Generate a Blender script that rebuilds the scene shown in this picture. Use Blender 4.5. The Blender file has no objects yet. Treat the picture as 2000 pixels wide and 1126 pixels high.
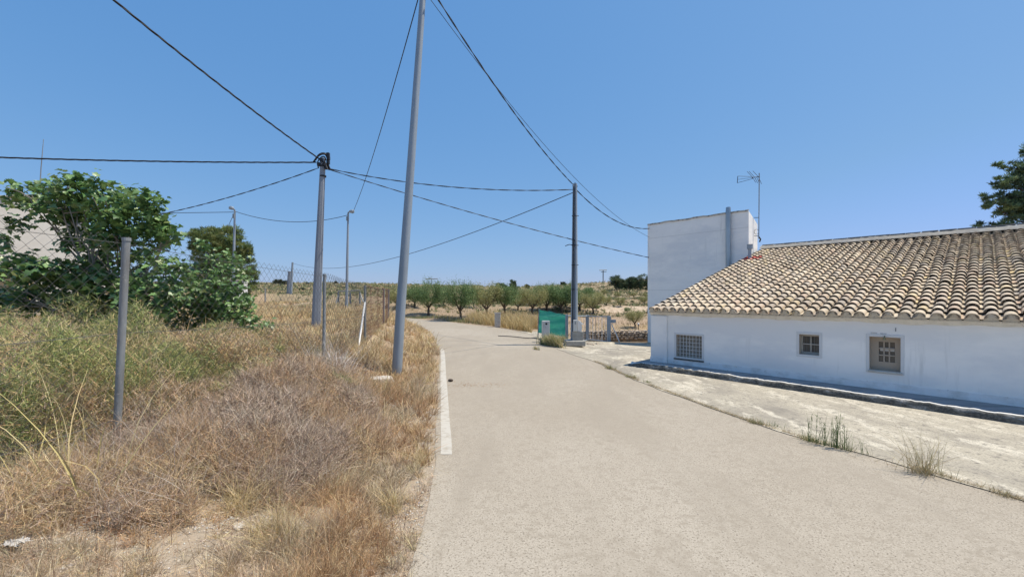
import bpy, math, random
import numpy as np
from mathutils import Vector, Matrix
from mathutils.geometry import tessellate_polygon
rs = np.random.RandomState(7); random.seed(7)
sc = bpy.context.scene
R = math.radians

# ------------------------------------------------------------------ camera, sky, sun, exposure
FP = 820.0; HOR = 580.0; CH = 2.0
cam = bpy.data.cameras.new("camera"); co = bpy.data.objects.new("camera", cam); sc.collection.objects.link(co)
co.location = (0, 0, CH); co.rotation_euler = (R(90), 0, 0)
cam.sensor_width = 36; cam.lens = 36*FP/2000; cam.shift_y = (HOR-563)/2000; cam.clip_end = 4000; cam.clip_start = .05
sc.camera = co
SUNV = Vector((.48, .05, 1.0)).normalized()
SEL = math.asin(SUNV.z); SAZ = math.atan2(SUNV.x, SUNV.y)
w = bpy.data.worlds.new("World"); sc.world = w; w.use_nodes = True
nt = w.node_tree; bg = nt.nodes["Background"]; sky = nt.nodes.new("ShaderNodeTexSky")
sky.sky_type = 'NISHITA'; sky.sun_disc = False; sky.sun_elevation = SEL; sky.sun_rotation = SAZ
sky.altitude = 600; sky.air_density = 1.0; sky.dust_density = 1.0; sky.ozone_density = 2.5
# clear summer sky: even out the horizon glow channel by channel
sep = nt.nodes.new("ShaderNodeSeparateColor"); cmb = nt.nodes.new("ShaderNodeCombineColor"); nt.links.new(sky.outputs[0], sep.inputs[0])
for i_, (a_, g_, k_) in enumerate([(.484, .75, .54), (.562, .458, .61), (.784, .286, .83)]):
    pw_ = nt.nodes.new("ShaderNodeMath"); pw_.operation = 'POWER'; pw_.inputs[1].default_value = g_
    ml_ = nt.nodes.new("ShaderNodeMath"); ml_.operation = 'MULTIPLY'; ml_.inputs[1].default_value = a_*.153**g_/.153
    nt.links.new(sep.outputs[i_], pw_.inputs[0]); nt.links.new(pw_.outputs[0], ml_.inputs[0])
    kl_ = nt.nodes.new("ShaderNodeMath"); kl_.operation = 'MULTIPLY'; kl_.inputs[1].default_value = k_; nt.links.new(sep.outputs[i_], kl_.inputs[0])
    mxx = nt.nodes.new("ShaderNodeMath"); mxx.operation = 'MAXIMUM'; nt.links.new(ml_.outputs[0], mxx.inputs[0]); nt.links.new(kl_.outputs[0], mxx.inputs[1]); nt.links.new(mxx.outputs[0], cmb.inputs[i_])
nt.links.new(cmb.outputs[0], bg.inputs[0]); bg.inputs[1].default_value = .12
sl = bpy.data.lights.new("sun", 'SUN'); sl.energy = 4.5; sl.angle = R(.5); sl.color = (1, .92, .79)
so = bpy.data.objects.new("sun", sl); sc.collection.objects.link(so)
so.rotation_euler = SUNV.to_track_quat('Z', 'Y').to_euler(); so.location = (0, 0, 50)
sc.view_settings.view_transform = 'Standard'; sc.view_settings.look = 'None'
sc.view_settings.gamma = 1; sc.view_settings.exposure = .35

# ------------------------------------------------------------------ helpers: objects
def link(o, parent=None):
    sc.collection.objects.link(o)
    if parent is not None: o.parent = parent
    return o
def tag(o, label=None, cat=None, group=None, kind=None):
    if label: o["label"] = label
    if cat: o["category"] = cat
    if group: o["group"] = group
    if kind: o["kind"] = kind
    return o
def empty(name, loc, label, cat, rz=0, group=None):
    o = bpy.data.objects.new(name, None); o.empty_display_size = .2
    link(o); o.location = loc; o.rotation_euler = (0, 0, rz)
    return tag(o, label, cat, group)
def npmesh(name, V, F, mat, parent=None, col=None, mats=None, midx=None, smooth=False, loc=None):
    """V (n,3); F list of (m,k) index arrays; col per-vertex (n,3)"""
    me = bpy.data.meshes.new(name)
    V = np.asarray(V, dtype=np.float32); F = [np.asarray(f, dtype=np.int32) for f in F if len(f)]
    me.vertices.add(len(V)); me.vertices.foreach_set("co", V.ravel())
    nl = sum(f.size for f in F); npol = sum(len(f) for f in F)
    me.loops.add(nl); me.polygons.add(npol)
    me.loops.foreach_set("vertex_index", np.concatenate([f.ravel() for f in F]))
    st = []; tot = []; o = 0
    for f in F:
        k = f.shape[1]; st.append(o+np.arange(len(f))*k); tot.append(np.full(len(f), k)); o += f.size
    me.polygons.foreach_set("loop_start", np.concatenate(st).astype(np.int32))
    if midx is not None: me.polygons.foreach_set("material_index", np.asarray(midx, dtype=np.int32))
    if smooth: me.polygons.foreach_set("use_smooth", np.ones(npol, dtype=bool))
    me.update(calc_edges=True)
    if col is not None:
        a = me.color_attributes.new("Col", 'FLOAT_COLOR', 'POINT')
        c = np.ones((len(V), 4), dtype=np.float32); c[:, :3] = col
        a.data.foreach_set("color", c.ravel())
    for m in (mats or [mat]): me.materials.append(m)
    ob = bpy.data.objects.new(name, me)
    if loc is not None: ob.location = loc
    return link(ob, parent)
class MB:
    def __init__(s): s.v = []; s.f = []; s.m = []
    def add(s, vs, fs, m=0):
        o = len(s.v); s.v += [tuple(v) for v in vs]; s.f += [tuple(i+o for i in f) for f in fs]; s.m += [m]*len(fs); return s
    def box(s, a, b, m=0, rot=None, org=None):
        x0, y0, z0 = a; x1, y1, z1 = b
        vs = [Vector(p) for p in ((x0,y0,z0),(x1,y0,z0),(x1,y1,z0),(x0,y1,z0),(x0,y0,z1),(x1,y0,z1),(x1,y1,z1),(x0,y1,z1))]
        if rot is not None: vs = [rot@v for v in vs]
        if org is not None: vs = [v+Vector(org) for v in vs]
        return s.add(vs, [(0,3,2,1),(4,5,6,7),(0,1,5,4),(1,2,6,5),(2,3,7,6),(3,0,4,7)], m)
    def tube(s, pts, rad, n=8, m=0, cap=True, ph=0):
        pts = [Vector(p) for p in pts]
        if not hasattr(rad, '__len__'): rad = [rad]*len(pts)
        o = len(s.v); rings = []; up = None
        for i, p in enumerate(pts):
            d = (pts[min(i+1, len(pts)-1)]-pts[max(i-1, 0)]).normalized()
            if up is None: up = d.orthogonal().normalized() if abs(d.z) < .95 else Vector((1, 0, 0))
            up = (up-d*up.dot(d)).normalized(); si = d.cross(up)
            for k in range(n):
                a = 2*math.pi*k/n+ph; s.v.append(tuple(p+(up*math.cos(a)+si*math.sin(a))*rad[i]))
        for i in range(len(pts)-1):
            for k in range(n):
                a = o+i*n+k; b = o+i*n+(k+1)%n; s.f.append((a, b, b+n, a+n)); s.m.append(m)
        if cap:
            s.f.append(tuple(o+k for k in range(n))[::-1]); s.m.append(m)
            e = o+(len(pts)-1)*n; s.f.append(tuple(e+k for k in range(n))); s.m.append(m)
        return s
    def build(s, name, mat, parent=None, smooth=False, bevel=0, mats=None):
        me = bpy.data.meshes.new(name); me.from_pydata(s.v, [], s.f)
        for m in (mats or [mat]): me.materials.append(m)
        me.polygons.foreach_set("material_index", s.m)
        if smooth: me.polygons.foreach_set("use_smooth", [True]*len(me.polygons))
        me.update(); o = bpy.data.objects.new(name, me); link(o, parent)
        if bevel:
            b = o.modifiers.new("bevel", 'BEVEL'); b.width = bevel; b.segments = 2; b.limit_method = 'ANGLE'; b.angle_limit = R(40)
        if smooth:
            try: me.set_sharp_from_angle(angle=R(40))
            except Exception: pass
        return o
def copy_tree(o, loc, rz, sc_, label=None, group=None, name=None):
    c = o.copy(); sc.collection.objects.link(c); c.location = loc; c.rotation_euler = (0, 0, rz); c.scale = sc_
    if label: c["label"] = label
    if group: c["group"] = group
    for ch in o.children:
        d = ch.copy(); sc.collection.objects.link(d); d.parent = c
    return c

# ------------------------------------------------------------------ materials
def mat(name, col=(.5, .5, .5), rough=.8, metal=0, noise=None, bump=None, attr=False, trans=0, spec=.3):
    """noise: list of (scale, colour, lo, hi, detail); bump: (scale, strength, dist)"""
    m = bpy.data.materials.new(name); m.use_nodes = True; t = m.node_tree; N = t.nodes; L = t.links
    p = N["Principled BSDF"]; p.inputs["Roughness"].default_value = rough; p.inputs["Metallic"].default_value = metal
    p.inputs["Specular IOR Level"].default_value = spec
    tc = N.new("ShaderNodeTexCoord"); 
    if attr:
        a = N.new("ShaderNodeAttribute"); a.attribute_name = "Col"; cur = a.outputs["Color"]
    else:
        rgb = N.new("ShaderNodeRGB"); rgb.outputs[0].default_value = (*col, 1); cur = rgb.outputs[0]
    for i, (s, c, lo, hi, det) in enumerate(noise or []):
        sx = s if hasattr(s, '__len__') else (s, s, s)
        mp = N.new("ShaderNodeMapping"); mp.inputs["Scale"].default_value = sx; mp.inputs["Location"].default_value = (3.1*i, 1.7*i, .4)
        L.new(tc.outputs["Object"], mp.inputs[0])
        n = N.new("ShaderNodeTexNoise"); n.inputs["Scale"].default_value = 1; n.inputs["Detail"].default_value = det; n.inputs["Roughness"].default_value = .62
        L.new(mp.outputs[0], n.inputs["Vector"])
        r = N.new("ShaderNodeMapRange"); r.inputs[1].default_value = lo; r.inputs[2].default_value = hi; L.new(n.outputs[0], r.inputs[0])
        mx = N.new("ShaderNodeMix"); mx.data_type = 'RGBA'; L.new(r.outputs[0], mx.inputs[0]); L.new(cur, mx.inputs[6]); mx.inputs[7].default_value = (*c, 1)
        cur = mx.outputs[2]
    L.new(cur, p.inputs["Base Color"])
    if bump:
        prev = None
        for (s, st, di) in (bump if isinstance(bump, list) else [bump]):
            n = N.new("ShaderNodeTexNoise"); n.inputs["Scale"].default_value = s; n.inputs["Detail"].default_value = 6; L.new(tc.outputs["Object"], n.inputs["Vector"])
            b = N.new("ShaderNodeBump"); b.inputs["Strength"].default_value = st; b.inputs["Distance"].default_value = di
            L.new(n.outputs[0], b.inputs["Height"])
            if prev: L.new(prev.outputs[0], b.inputs["Normal"])
            prev = b
        L.new(prev.outputs[0], p.inputs["Normal"])
    if trans:
        tr = N.new("ShaderNodeBsdfTranslucent"); L.new(cur, tr.inputs[0]); ms = N.new("ShaderNodeMixShader"); ms.inputs[0].default_value = trans
        L.new(p.outputs[0], ms.inputs[1]); L.new(tr.outputs[0], ms.inputs[2]); L.new(ms.outputs[0], N["Material Output"].inputs[0])
    return m
M = {}
def asphalt_mat():
    m = mat('asphalt', (.325, .28, .218), .9, noise=[(.28, (.375, .33, .265), .4, .65, 5), (55, (.20, .17, .13), .53, .63, 3), (80, (.47, .42, .34), .56, .66, 2), (11, (.285, .245, .19), .5, .7, 7), ((1.3, .3, 1), (.295, .255, .20), .48, .75, 7)], bump=[(110, .5, .006), (260, .4, .003)])
    return m
M['asphalt'] = asphalt_mat()
M['concrete'] = mat('apron_concrete', (.42, .375, .29), .9, noise=[((.75, .45, 1), (.255, .228, .185), .42, .62, 10), ((3.2, 1.5, 1), (.54, .49, .39), .52, .62, 8), (12, (.19, .17, .14), .54, .68, 8), (50, (.22, .20, .165), .54, .64, 3)], bump=[(30, .5, .012), (90, .4, .006)])
M['paint'] = mat('road_paint', (.46, .43, .37), .8, noise=[(9, (.36, .32, .26), .5, .66, 7), (60, (.46, .41, .34), .6, .7, 3)], bump=(90, .4, .004))
M['soil'] = None
M['white'] = mat('whitewash', (.92, .895, .85), .9, noise=[((1.2, 1.2, 2.2), (.88, .855, .81), .4, .7, 6), ((5, 5, .5), (.74, .72, .68), .60, .74, 6), ((.5, .5, 1.2), (.80, .79, .77), .45, .6, 5)], bump=[(4, .25, .03), (60, .3, .004)], spec=.2)
M['white_plinth'] = mat('plinth_white', (.86, .845, .82), .9, noise=[((3, 3, 5), (.66, .64, .60), .45, .7, 7), (13, (.5, .47, .42), .62, .74, 6)], bump=[(5, .25, .03), (60, .3, .004)], spec=.2)
M['mortar'] = mat('mortar', (.29, .27, .235), .95, noise=[(9, (.36, .34, .30), .48, .66, 6), (2, (.30, .31, .31), .55, .7, 4)], bump=[(30, .6, .01)])
M['kerb_top'] = mat('kerb_whitewash', (.70, .68, .63), .9, noise=[(14, (.30, .28, .25), .56, .68, 7)], bump=[(25, .6, .012)])
M['kerb_front'] = mat('kerb_grime', (.34, .33, .31), .95, noise=[((3, 3, 9), (.085, .08, .07), .36, .50, 8), (25, (.16, .15, .125), .45, .6, 6)], bump=[(18, .8, .02)])
M['kerb_whitewash2'] = mat('joint_render', (.52, .51, .49), .9)
M['slab'] = mat('walkway_slab', (.30, .31, .32), .85, noise=[((1, 4, 1), (.22, .225, .23), .45, .62, 6), (30, (.38, .38, .37), .6, .7, 4)], bump=[(12, .4, .01)])
M['tile'] = mat('roof_tile', attr=True, rough=.9, noise=[(7, (.36, .30, .24), .55, .75, 6), (22, (.22, .19, .155), .6, .76, 6), (3, (.52, .45, .35), .5, .75, 4), (1.1, (.30, .265, .22), .56, .74, 5)], bump=[(45, .4, .008)])
M['galv'] = mat('painted_steel_pole', (.30, .345, .39), .55, .25, noise=[((5, 5, .8), (.25, .29, .33), .45, .65, 5), (40, (.36, .38, .40), .6, .7, 4)], bump=(30, .1, .003))
M['galv2'] = mat('weathered_steel', (.28, .30, .31), .6, .3, noise=[((8, 8, 1.2), (.19, .19, .185), .45, .65, 5), (30, (.36, .35, .33), .6, .7, 4)], bump=(30, .2, .003))
M['concpole'] = mat('concrete_pole', (.25, .28, .325), .8, noise=[((3, 3, .6), (.19, .21, .245), .42, .66, 5), (40, (.31, .33, .36), .55, .7, 4)], bump=(40, .3, .004))
M['wire'] = mat('galvanised_wire', (.16, .155, .145), .6, .4)
M['cable'] = mat('black_cable', (.025, .027, .032), .6)
M['cabinet'] = mat('meter_cabinet', (.60, .59, .55), .6, noise=[((6, 6, 2), (.50, .48, .43), .5, .7, 5)])
M['blockwork'] = mat('cement_block', (.36, .35, .32), .95, noise=[(8, (.28, .27, .24), .45, .65, 6)], bump=(40, .5, .008))
M['green_net'] = mat('green_shade_net', (.055, .38, .27), .85, noise=[((1, 1, 7), (.11, .47, .36), .42, .6, 5), ((60, 60, 60), (.03, .27, .19), .5, .62, 2)], trans=.25)
M['black'] = mat('black_rubber', (.02, .02, .02), .7)
M['white_metal'] = mat('white_metal', (.66, .655, .64), .5)
M['dull_glass'] = mat('window_glass', (.13, .12, .105), .12, spec=.5)
M['beige_frame'] = mat('window_frame_paint', (.46, .43, .38), .6)
M['pale_interior'] = mat('blind_behind_glass', (.30, .28, .24), .7)
M['reveal'] = mat('reveal_plaster', (.60, .50, .40), .9, noise=[(6, (.54, .48, .40), .45, .7, 5)])
M['bark'] = mat('bark', (.085, .065, .05), .95, noise=[((8, 8, 2), (.14, .115, .09), .45, .65, 5)], bump=(20, .6, .02))
M['figbark'] = mat('fig_bark', (.27, .24, .205), .9, noise=[((8, 8, 3), (.17, .15, .12), .45, .65, 5)], bump=(20, .3, .01))
M['leaf'] = mat('foliage', attr=True, rough=.6, trans=.28, spec=.35)
M['figleaf'] = mat('fig_leaf', attr=True, rough=.42, trans=.22, spec=.5)
M['grass'] = mat('grass_blades', attr=True, rough=.75, trans=.16, spec=.2)
M['twig'] = mat('dry_twig', attr=True, rough=.9, spec=.15)
M['stone'] = mat('limestone', (.48, .40, .31), .95, noise=[(4, (.34, .25, .17), .45, .65, 5), (15, (.56, .50, .42), .55, .7, 5)], bump=(20, .6, .02))
M['frame3'] = mat('taupe_frame', (.44, .365, .285), .7)
M['palestone'] = mat('pale_stone', (.55, .51, .45), .95, noise=[(8, (.42, .37, .30), .45, .65, 5)], bump=(30, .6, .01))
M['gravel'] = mat('gravel_bits', attr=True, rough=.95)
M['rust'] = mat('rusty_mesh', (.20, .11, .085), .9)
M['far_wall'] = mat('far_render', (.62, .59, .53), .9, noise=[((.6, .6, 1), (.56, .52, .46), .45, .7, 5)])
M['tan_wall'] = mat('tan_render', (.42, .31, .18), .9, noise=[(3, (.35, .25, .15), .45, .7, 5)])
M['litter'] = mat('white_plastic', (.46, .44, .41), .5, noise=[(9, (.42, .39, .36), .5, .7, 5)])
M['redleaf'] = mat('fallen_leaves', attr=True, rough=.8, trans=.15)

# ------------------------------------------------------------------ terrain functions
def ss(t): t = np.clip(t, 0, 1); return t*t*(3-2*t)
def crom(P, n=8):
    P = [np.array(p, float) for p in P]; out = []
    for i in range(len(P)-1):
        p0 = P[max(i-1, 0)]; p1 = P[i]; p2 = P[i+1]; p3 = P[min(i+2, len(P)-1)]
        for k in range(n):
            t = k/n; out.append(.5*((2*p1)+(-p0+p2)*t+(2*p0-5*p1+4*p2-p3)*t*t+(-p0+3*p1-3*p2+p3)*t**3))
    out.append(P[-1]); return np.array(out)
LB = crom([(-.05, -25), (-.3, -6), (-.5, 1), (-.72, 3), (-.95, 5.2), (-1.25, 7), (-1.85, 10.5), (-3.0, 17), (-4.7, 24), (-7.4, 31.5), (-12, 37), (-20, 42), (-34, 48)])
RB = crom([(11, -25), (7.2, -4), (5.6, 2), (5.0, 4.1), (4.76, 4.7), (4.46, 5.35), (4.1, 6.0), (3.74, 6.98), (3.38, 8.41), (2.93, 10.4), (2.6, 12.8), (1.84, 15.9), (1.5, 20.2), (.2, 25), (-1.5, 28.5), (-4.0, 32.2), (-6.9, 36.5), (-12, 42), (-21, 48), (-35, 55)])
def pdist(X, Y, P):
    d = np.full(X.shape, 1e9)
    for a, b in zip(P[:-1], P[1:]):
        ab = b-a; t = np.clip(((X-a[0])*ab[0]+(Y-a[1])*ab[1])/(ab@ab), 0, 1)
        d = np.minimum(d, (X-a[0]-t*ab[0])**2+(Y-a[1]-t*ab[1])**2)
    return np.sqrt(d)
def xleft(Y): return np.interp(Y, LB[:, 1], LB[:, 0])
def xright(Y): return np.interp(Y, RB[:, 1], RB[:, 0])
def field(Y): return np.interp(Y, [-30, 5, 10, 17, 30, 60], [.4, .5, .6, .82, 1.2, 2.3])
RPX = [-800, 300, 500, 640, 760, 900, 1000, 1100, 1190, 1300, 1500, 3000]
RPY = [543, 551, 552, 552, 554, 558, 561, 556, 550, 543, 538, 532]
def vnoise(X, Y, s, seed=0):
    x = X/s+seed*13.7; y = Y/s+seed*7.3; xi = np.floor(x); yi = np.floor(y); fx = ss(x-xi); fy = ss(y-yi)
    def h(a, b): v = np.sin(a*127.1+b*311.7+seed*74.7)*43758.5453; return v-np.floor(v)
    return (h(xi, yi)*(1-fx)+h(xi+1, yi)*fx)*(1-fy)+(h(xi, yi+1)*(1-fx)+h(xi+1, yi+1)*fx)*fy
def Hf(X, Y):
    X = np.asarray(X, float); Y = np.asarray(Y, float); X, Y = np.broadcast_arrays(X, Y)
    xl = xleft(Y); xr = xright(Y)
    left = X < xl; 
    w_ = np.where(left, 1, ss((-X-6)/14))
    z60 = w_*2.3+(1-w_)*.8
    near = w_*field(Y)+(1-w_)*np.interp(Y, [45, 60], [0, .8])
    px = 1000+FP*X/np.maximum(Y, 1)
    ridge = 2+(HOR-np.interp(px, RPX, RPY))*180/FP
    t = np.clip((Y-60)/120, 0, 1)**1.3
    far = z60+(ridge-z60)*t
    z = np.where(Y < 60, near, far)
    z = np.where(Y > 180, z-(Y-180)*.035, z)
    # terraces on the right-hand slope
    wt = ss((X+4)/6)*ss((Y-42)/6)*ss((175-Y)/30); s_ = .75
    q = z/s_; fq = q-np.floor(q); zt = (np.floor(q)+ss((fq-.72)/.28))*s_
    z = z*(1-wt)+zt*wt
    d = np.where(left, pdist(X, Y, LB), pdist(X, Y, RB))
    inside = (X >= xl) & (X <= xr) & (Y < 55)
    k = np.where(left, ss((d-.15)/3.0), ss((d-1)/6))
    z = np.where(inside, 0, z*k)
    rough = np.where(left, ss((d-.1)/1.2), ss((Y-24)/8))*np.where(inside, 0, 1)
    z = z+rough*((vnoise(X, Y, 1.1, 1)-.5)*.10+(vnoise(X, Y, 4, 2)-.5)*.16*np.clip(Y/15, .3, 3)+(vnoise(X, Y, .4, 3)-.5)*.035)
    z = z-.28*ss((Y-20.8)/2.5)*ss((X-1.8)/1.5)*np.where(left | inside, 0, 1)*ss((36-Y)/8)
    z = z-.27*ss((Y-13.5)/7)*ss((X-1.2)/3)*np.where(left | inside, 0, 1)*ss((60-Y)/15)
    return z
def H1(x, y): return float(Hf(np.array([x]), np.array([y]))[0])
def at(px, py, Y): return Vector(((px-1000)/FP*Y, Y, CH+(HOR-py)/FP*Y))
def G(px, py, dz=0.0):
    """ground point seen at a pixel"""
    Y = 20.0; z = 0
    for _ in range(30):
        Yn = FP*(CH-z-dz)/max(py-HOR, 1); Y = .5*Y+.5*Yn; z = H1((px-1000)/FP*Y, Y)
    return Vector(((px-1000)/FP*Y, Y, z))

# ------------------------------------------------------------------ ground
def soil_mat():
    m = mat('dry_soil', attr=True, rough=.95, noise=[(2.2, (.27, .195, .125), .48, .66, 7), (.05, (.30, .22, .13), .5, .75, 5), (35, (.50, .44, .36), .6, .68, 3), (60, (.17, .125, .085), .6, .7, 3)], bump=[(14, .7, .03), (70, .6, .01)])
    return m
M['soil'] = soil_mat()
def grid_axis(a, b, s, n): k = np.linspace(math.asinh(a/s), math.asinh(b/s), n); return np.sinh(k)*s
gx = grid_axis(-500, 500, 4, 420); gy = grid_axis(-30, 900, 4, 560)
GX, GY = np.meshgrid(gx, gy); GZ = Hf(GX, GY)
inr = (GX > xleft(GY)-.02) & (GX < xright(GY)+.02) & (GY < 48)
V = np.stack([GX, GY, GZ], -1).reshape(-1, 3)
nx, ny = len(gx), len(gy); idx = np.arange(nx*ny).reshape(ny, nx)
F = np.stack([idx[:-1, :-1], idx[:-1, 1:], idx[1:, 1:], idx[1:, :-1]], -1).reshape(-1, 4)
C = np.zeros((ny, nx, 3)); C[:] = (.33, .25, .17)
n1 = vnoise(GX, GY, 9, 5)*.6+vnoise(GX, GY, 3, 6)*.4
def mixc(C, c, k): k = np.clip(k, 0, 1)[..., None]; return C*(1-k)+np.array(c)*k
C = mixc(C, (.36, .25, .13), ss((n1-.35)/.3)*ss((GY-12)/10)*.9)
C = mixc(C, (.22, .20, .10), ss((vnoise(GX, GY, 14, 8)-.55)/.2)*ss((GY-35)/15)*.7)
C = mixc(C, (.34, .285, .22), ss((n1-.5)/.2)*ss((12-GY)/5)*.8)
C = mixc(C, (.36, .25, .17), ss((GX+10)/4)*ss((GY-34)/3)*ss((62-GY)/6)*.6)
C = mixc(C, (.27, .20, .125), ss((GY-38)/8)*.75)
C = mixc(C, (.24, .20, .11), ss((n1-.32)/.2)*ss((GY-50)/15)*.85)
C = mixc(C, (.52, .41, .30), ss((GX-9)/2)*ss((GY-55)/1.0)*ss((59.5-GY)/1.0))
npmesh('ground', V, [F], M['soil'], col=C.reshape(-1, 3), smooth=True)["kind"] = "structure"

def sheet(name, poly, z, m):
    tri = tessellate_polygon([[Vector((p[0], p[1], 0)) for p in poly]])
    V = np.array([(p[0], p[1], z) for p in poly]); o = npmesh(name, V, [np.array(tri)], m); o["kind"] = "structure"
    if o.data.polygons[0].normal.z < 0: o.data.flip_normals()
    return o
lb = LB[(LB[:, 1] < 44)]; rb = RB[(RB[:, 1] < 50)]
lbj = lb.copy(); lbj[:, 0] += (vnoise(lb[:, 0]*0, lb[:, 1], .5, 3)-.5)*.08
sheet('road', list(map(tuple, lbj))+list(map(tuple, rb[::-1])), .008, M['asphalt'])
# painted edge line
ln = LB[(LB[:, 1] > 5.32) & (LB[:, 1] < 17)]; ln = np.vstack([[np.interp(5.32, LB[:, 1], LB[:, 0]), 5.32], ln])
ins = ln.copy(); ins[:, 0] += .06; ou = ln.copy(); ou[:, 0] += .205
sheet('painted_line', list(map(tuple, ins))+list(map(tuple, ou[::-1])), .012, M['paint'])
# concrete apron right of the road, draped
ay = np.concatenate([np.linspace(-12, 3.5, 30)[:-1], np.linspace(3.5, 24.5, 131)]); rows = []
for y in ay:
    x0 = float(xright(y))-.03+(float(vnoise(np.array([0.]), np.array([y]), .35, 4)[0])-.5)*.07; x1 = 26
    if y > 20.2: x1 = 2+ (24.5-y)*.9
    k = np.linspace(0, 1, 60)**1.4; xs = x0+(x1-x0)*k; rows.append(np.stack([xs, np.full(60, y), Hf(xs, np.full(60, y))+.017], -1))
A = np.array(rows); ii = np.arange(160*60).reshape(160, 60)
Fa = np.stack([ii[:-1, :-1], ii[:-1, 1:], ii[1:, 1:], ii[1:, :-1]], -1).reshape(-1, 4)
apron = npmesh('concrete_pavement', A.reshape(-1, 3), [Fa], M['concrete'], smooth=True); apron["kind"] = "structure"

# ------------------------------------------------------------------ ribbons: blades, twigs, leaves
def jit(n, cols, amt=.15, wts=None):
    cols = np.array(cols); i = rs.choice(len(cols), n, p=wts); c = cols[i]*(1+rs.uniform(-amt, amt, (n, 1)))
    return np.clip(c*(1+rs.uniform(-.05, .05, (n, 3))), .003, 1)
def ribbons(P, D, L, W, bend, col, S=3, tipcol=None):
    """n ribbons from P along unit D, length L, width W, bend vector"""
    n = len(P); side = np.cross(D, rs.normal(size=(n, 3))); side /= np.linalg.norm(side, axis=1, keepdims=True)+1e-9
    Vs = np.zeros((n, S+1, 2, 3), np.float32); Cc = np.zeros((n, S+1, 2, 3), np.float32)
    for k in range(S+1):
        t = k/S; c = P+D*(L*t)[:, None]+bend*(L*t*t)[:, None]; wd = (W*(1-.85*t))[:, None]*.5
        Vs[:, k, 0] = c-side*wd; Vs[:, k, 1] = c+side*wd
        cc = col if tipcol is None else col*(1-t)+tipcol*t
        Cc[:, k, 0] = cc; Cc[:, k, 1] = cc
    b = (np.arange(n)*(S+1)*2)[:, None]; F = []
    for k in range(S): F.append(np.stack([b[:, 0]+2*k, b[:, 0]+2*k+1, b[:, 0]+2*k+3, b[:, 0]+2*k+2], -1))
    return Vs.reshape(-1, 3), np.concatenate(F), Cc.reshape(-1, 3)
def updir(n, lean): 
    a = rs.uniform(0, 2*np.pi, n); l = np.abs(rs.normal(0, lean, n)); D = np.stack([np.cos(a)*l, np.sin(a)*l, np.ones(n)], -1)
    return D/np.linalg.norm(D, axis=1, keepdims=True)
def rdir(n, zb=0):
    D = rs.normal(size=(n, 3)); D[:, 2] = np.abs(D[:, 2])*(1 if zb else 0)+D[:, 2]*(0 if zb else 1)+zb
    return D/np.linalg.norm(D, axis=1, keepdims=True)
class Cloud:
    def __init__(s): s.V = []; s.F = []; s.C = []; s.o = 0
    def add(s, V, F, C): s.V.append(V); s.F.append(F+s.o); s.C.append(C); s.o += len(V)
    def blades(s, P, hgt, lean, W, cols, bendamt=.25, S=3, wts=None, tip=None):
        n = len(P); D = updir(n, lean); b = rs.normal(0, bendamt, (n, 3)); b[:, 2] = -np.abs(b[:, 2])*.6
        c = jit(n, cols, .2, wts); s.add(*ribbons(P, D, hgt, W, b, c, S, None if tip is None else c*np.array(tip)))
    def twigs(s, P, L, W, cols, zb=.3, S=2, bend=.3, wts=None):
        n = len(P); s.add(*ribbons(P, rdir(n, zb), L, W, rs.normal(0, bend, (n, 3)), jit(n, cols, .25, wts), S))
    def build(s, name, m, parent=None, off=None):
        V = np.concatenate(s.V)
        if off is not None: V = V-np.array(off)
        return npmesh(name, V, [np.concatenate(s.F)], m, parent, col=np.concatenate(s.C))
def scatter(n, ymin, ymax, f, p=1.0, xl=-1.28, xr=1.28, near=0):
    """points in the view wedge with density ~1/Y^2, kept with probability f(X,Y)"""
    Y = ymin*(ymax/ymin)**rs.uniform(0, 1, n)**p; X = rs.uniform(xl, xr, n)*Y*1.02-near*0
    k = rs.uniform(0, 1, n) < f(X, Y); return X[k], Y[k]
def fenceX(Y): return np.interp(Y, [0, 4.2, 8.6, 13.3, 20, 30], [-4.1, -3.97, -3.86, -4.66, -6.1, -7.3])
def wpix(Y, a=.0016, b=.00042): return np.maximum(a, b*Y*2.2)
GOLD = [(.64, .51, .28), (.70, .58, .35), (.56, .43, .23), (.48, .35, .20)]
BROWN = [(.52, .33, .18), (.60, .41, .23), (.42, .26, .15), (.66, .50, .32), (.34, .21, .13)]
GREY = [(.46, .35, .26), (.56, .45, .345), (.35, .26, .195), (.66, .55, .44), (.22, .16, .115)]
OLIVE = [(.30, .33, .11), (.40, .41, .17), (.21, .27, .10), (.58, .50, .24), (.16, .21, .085)]
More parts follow.
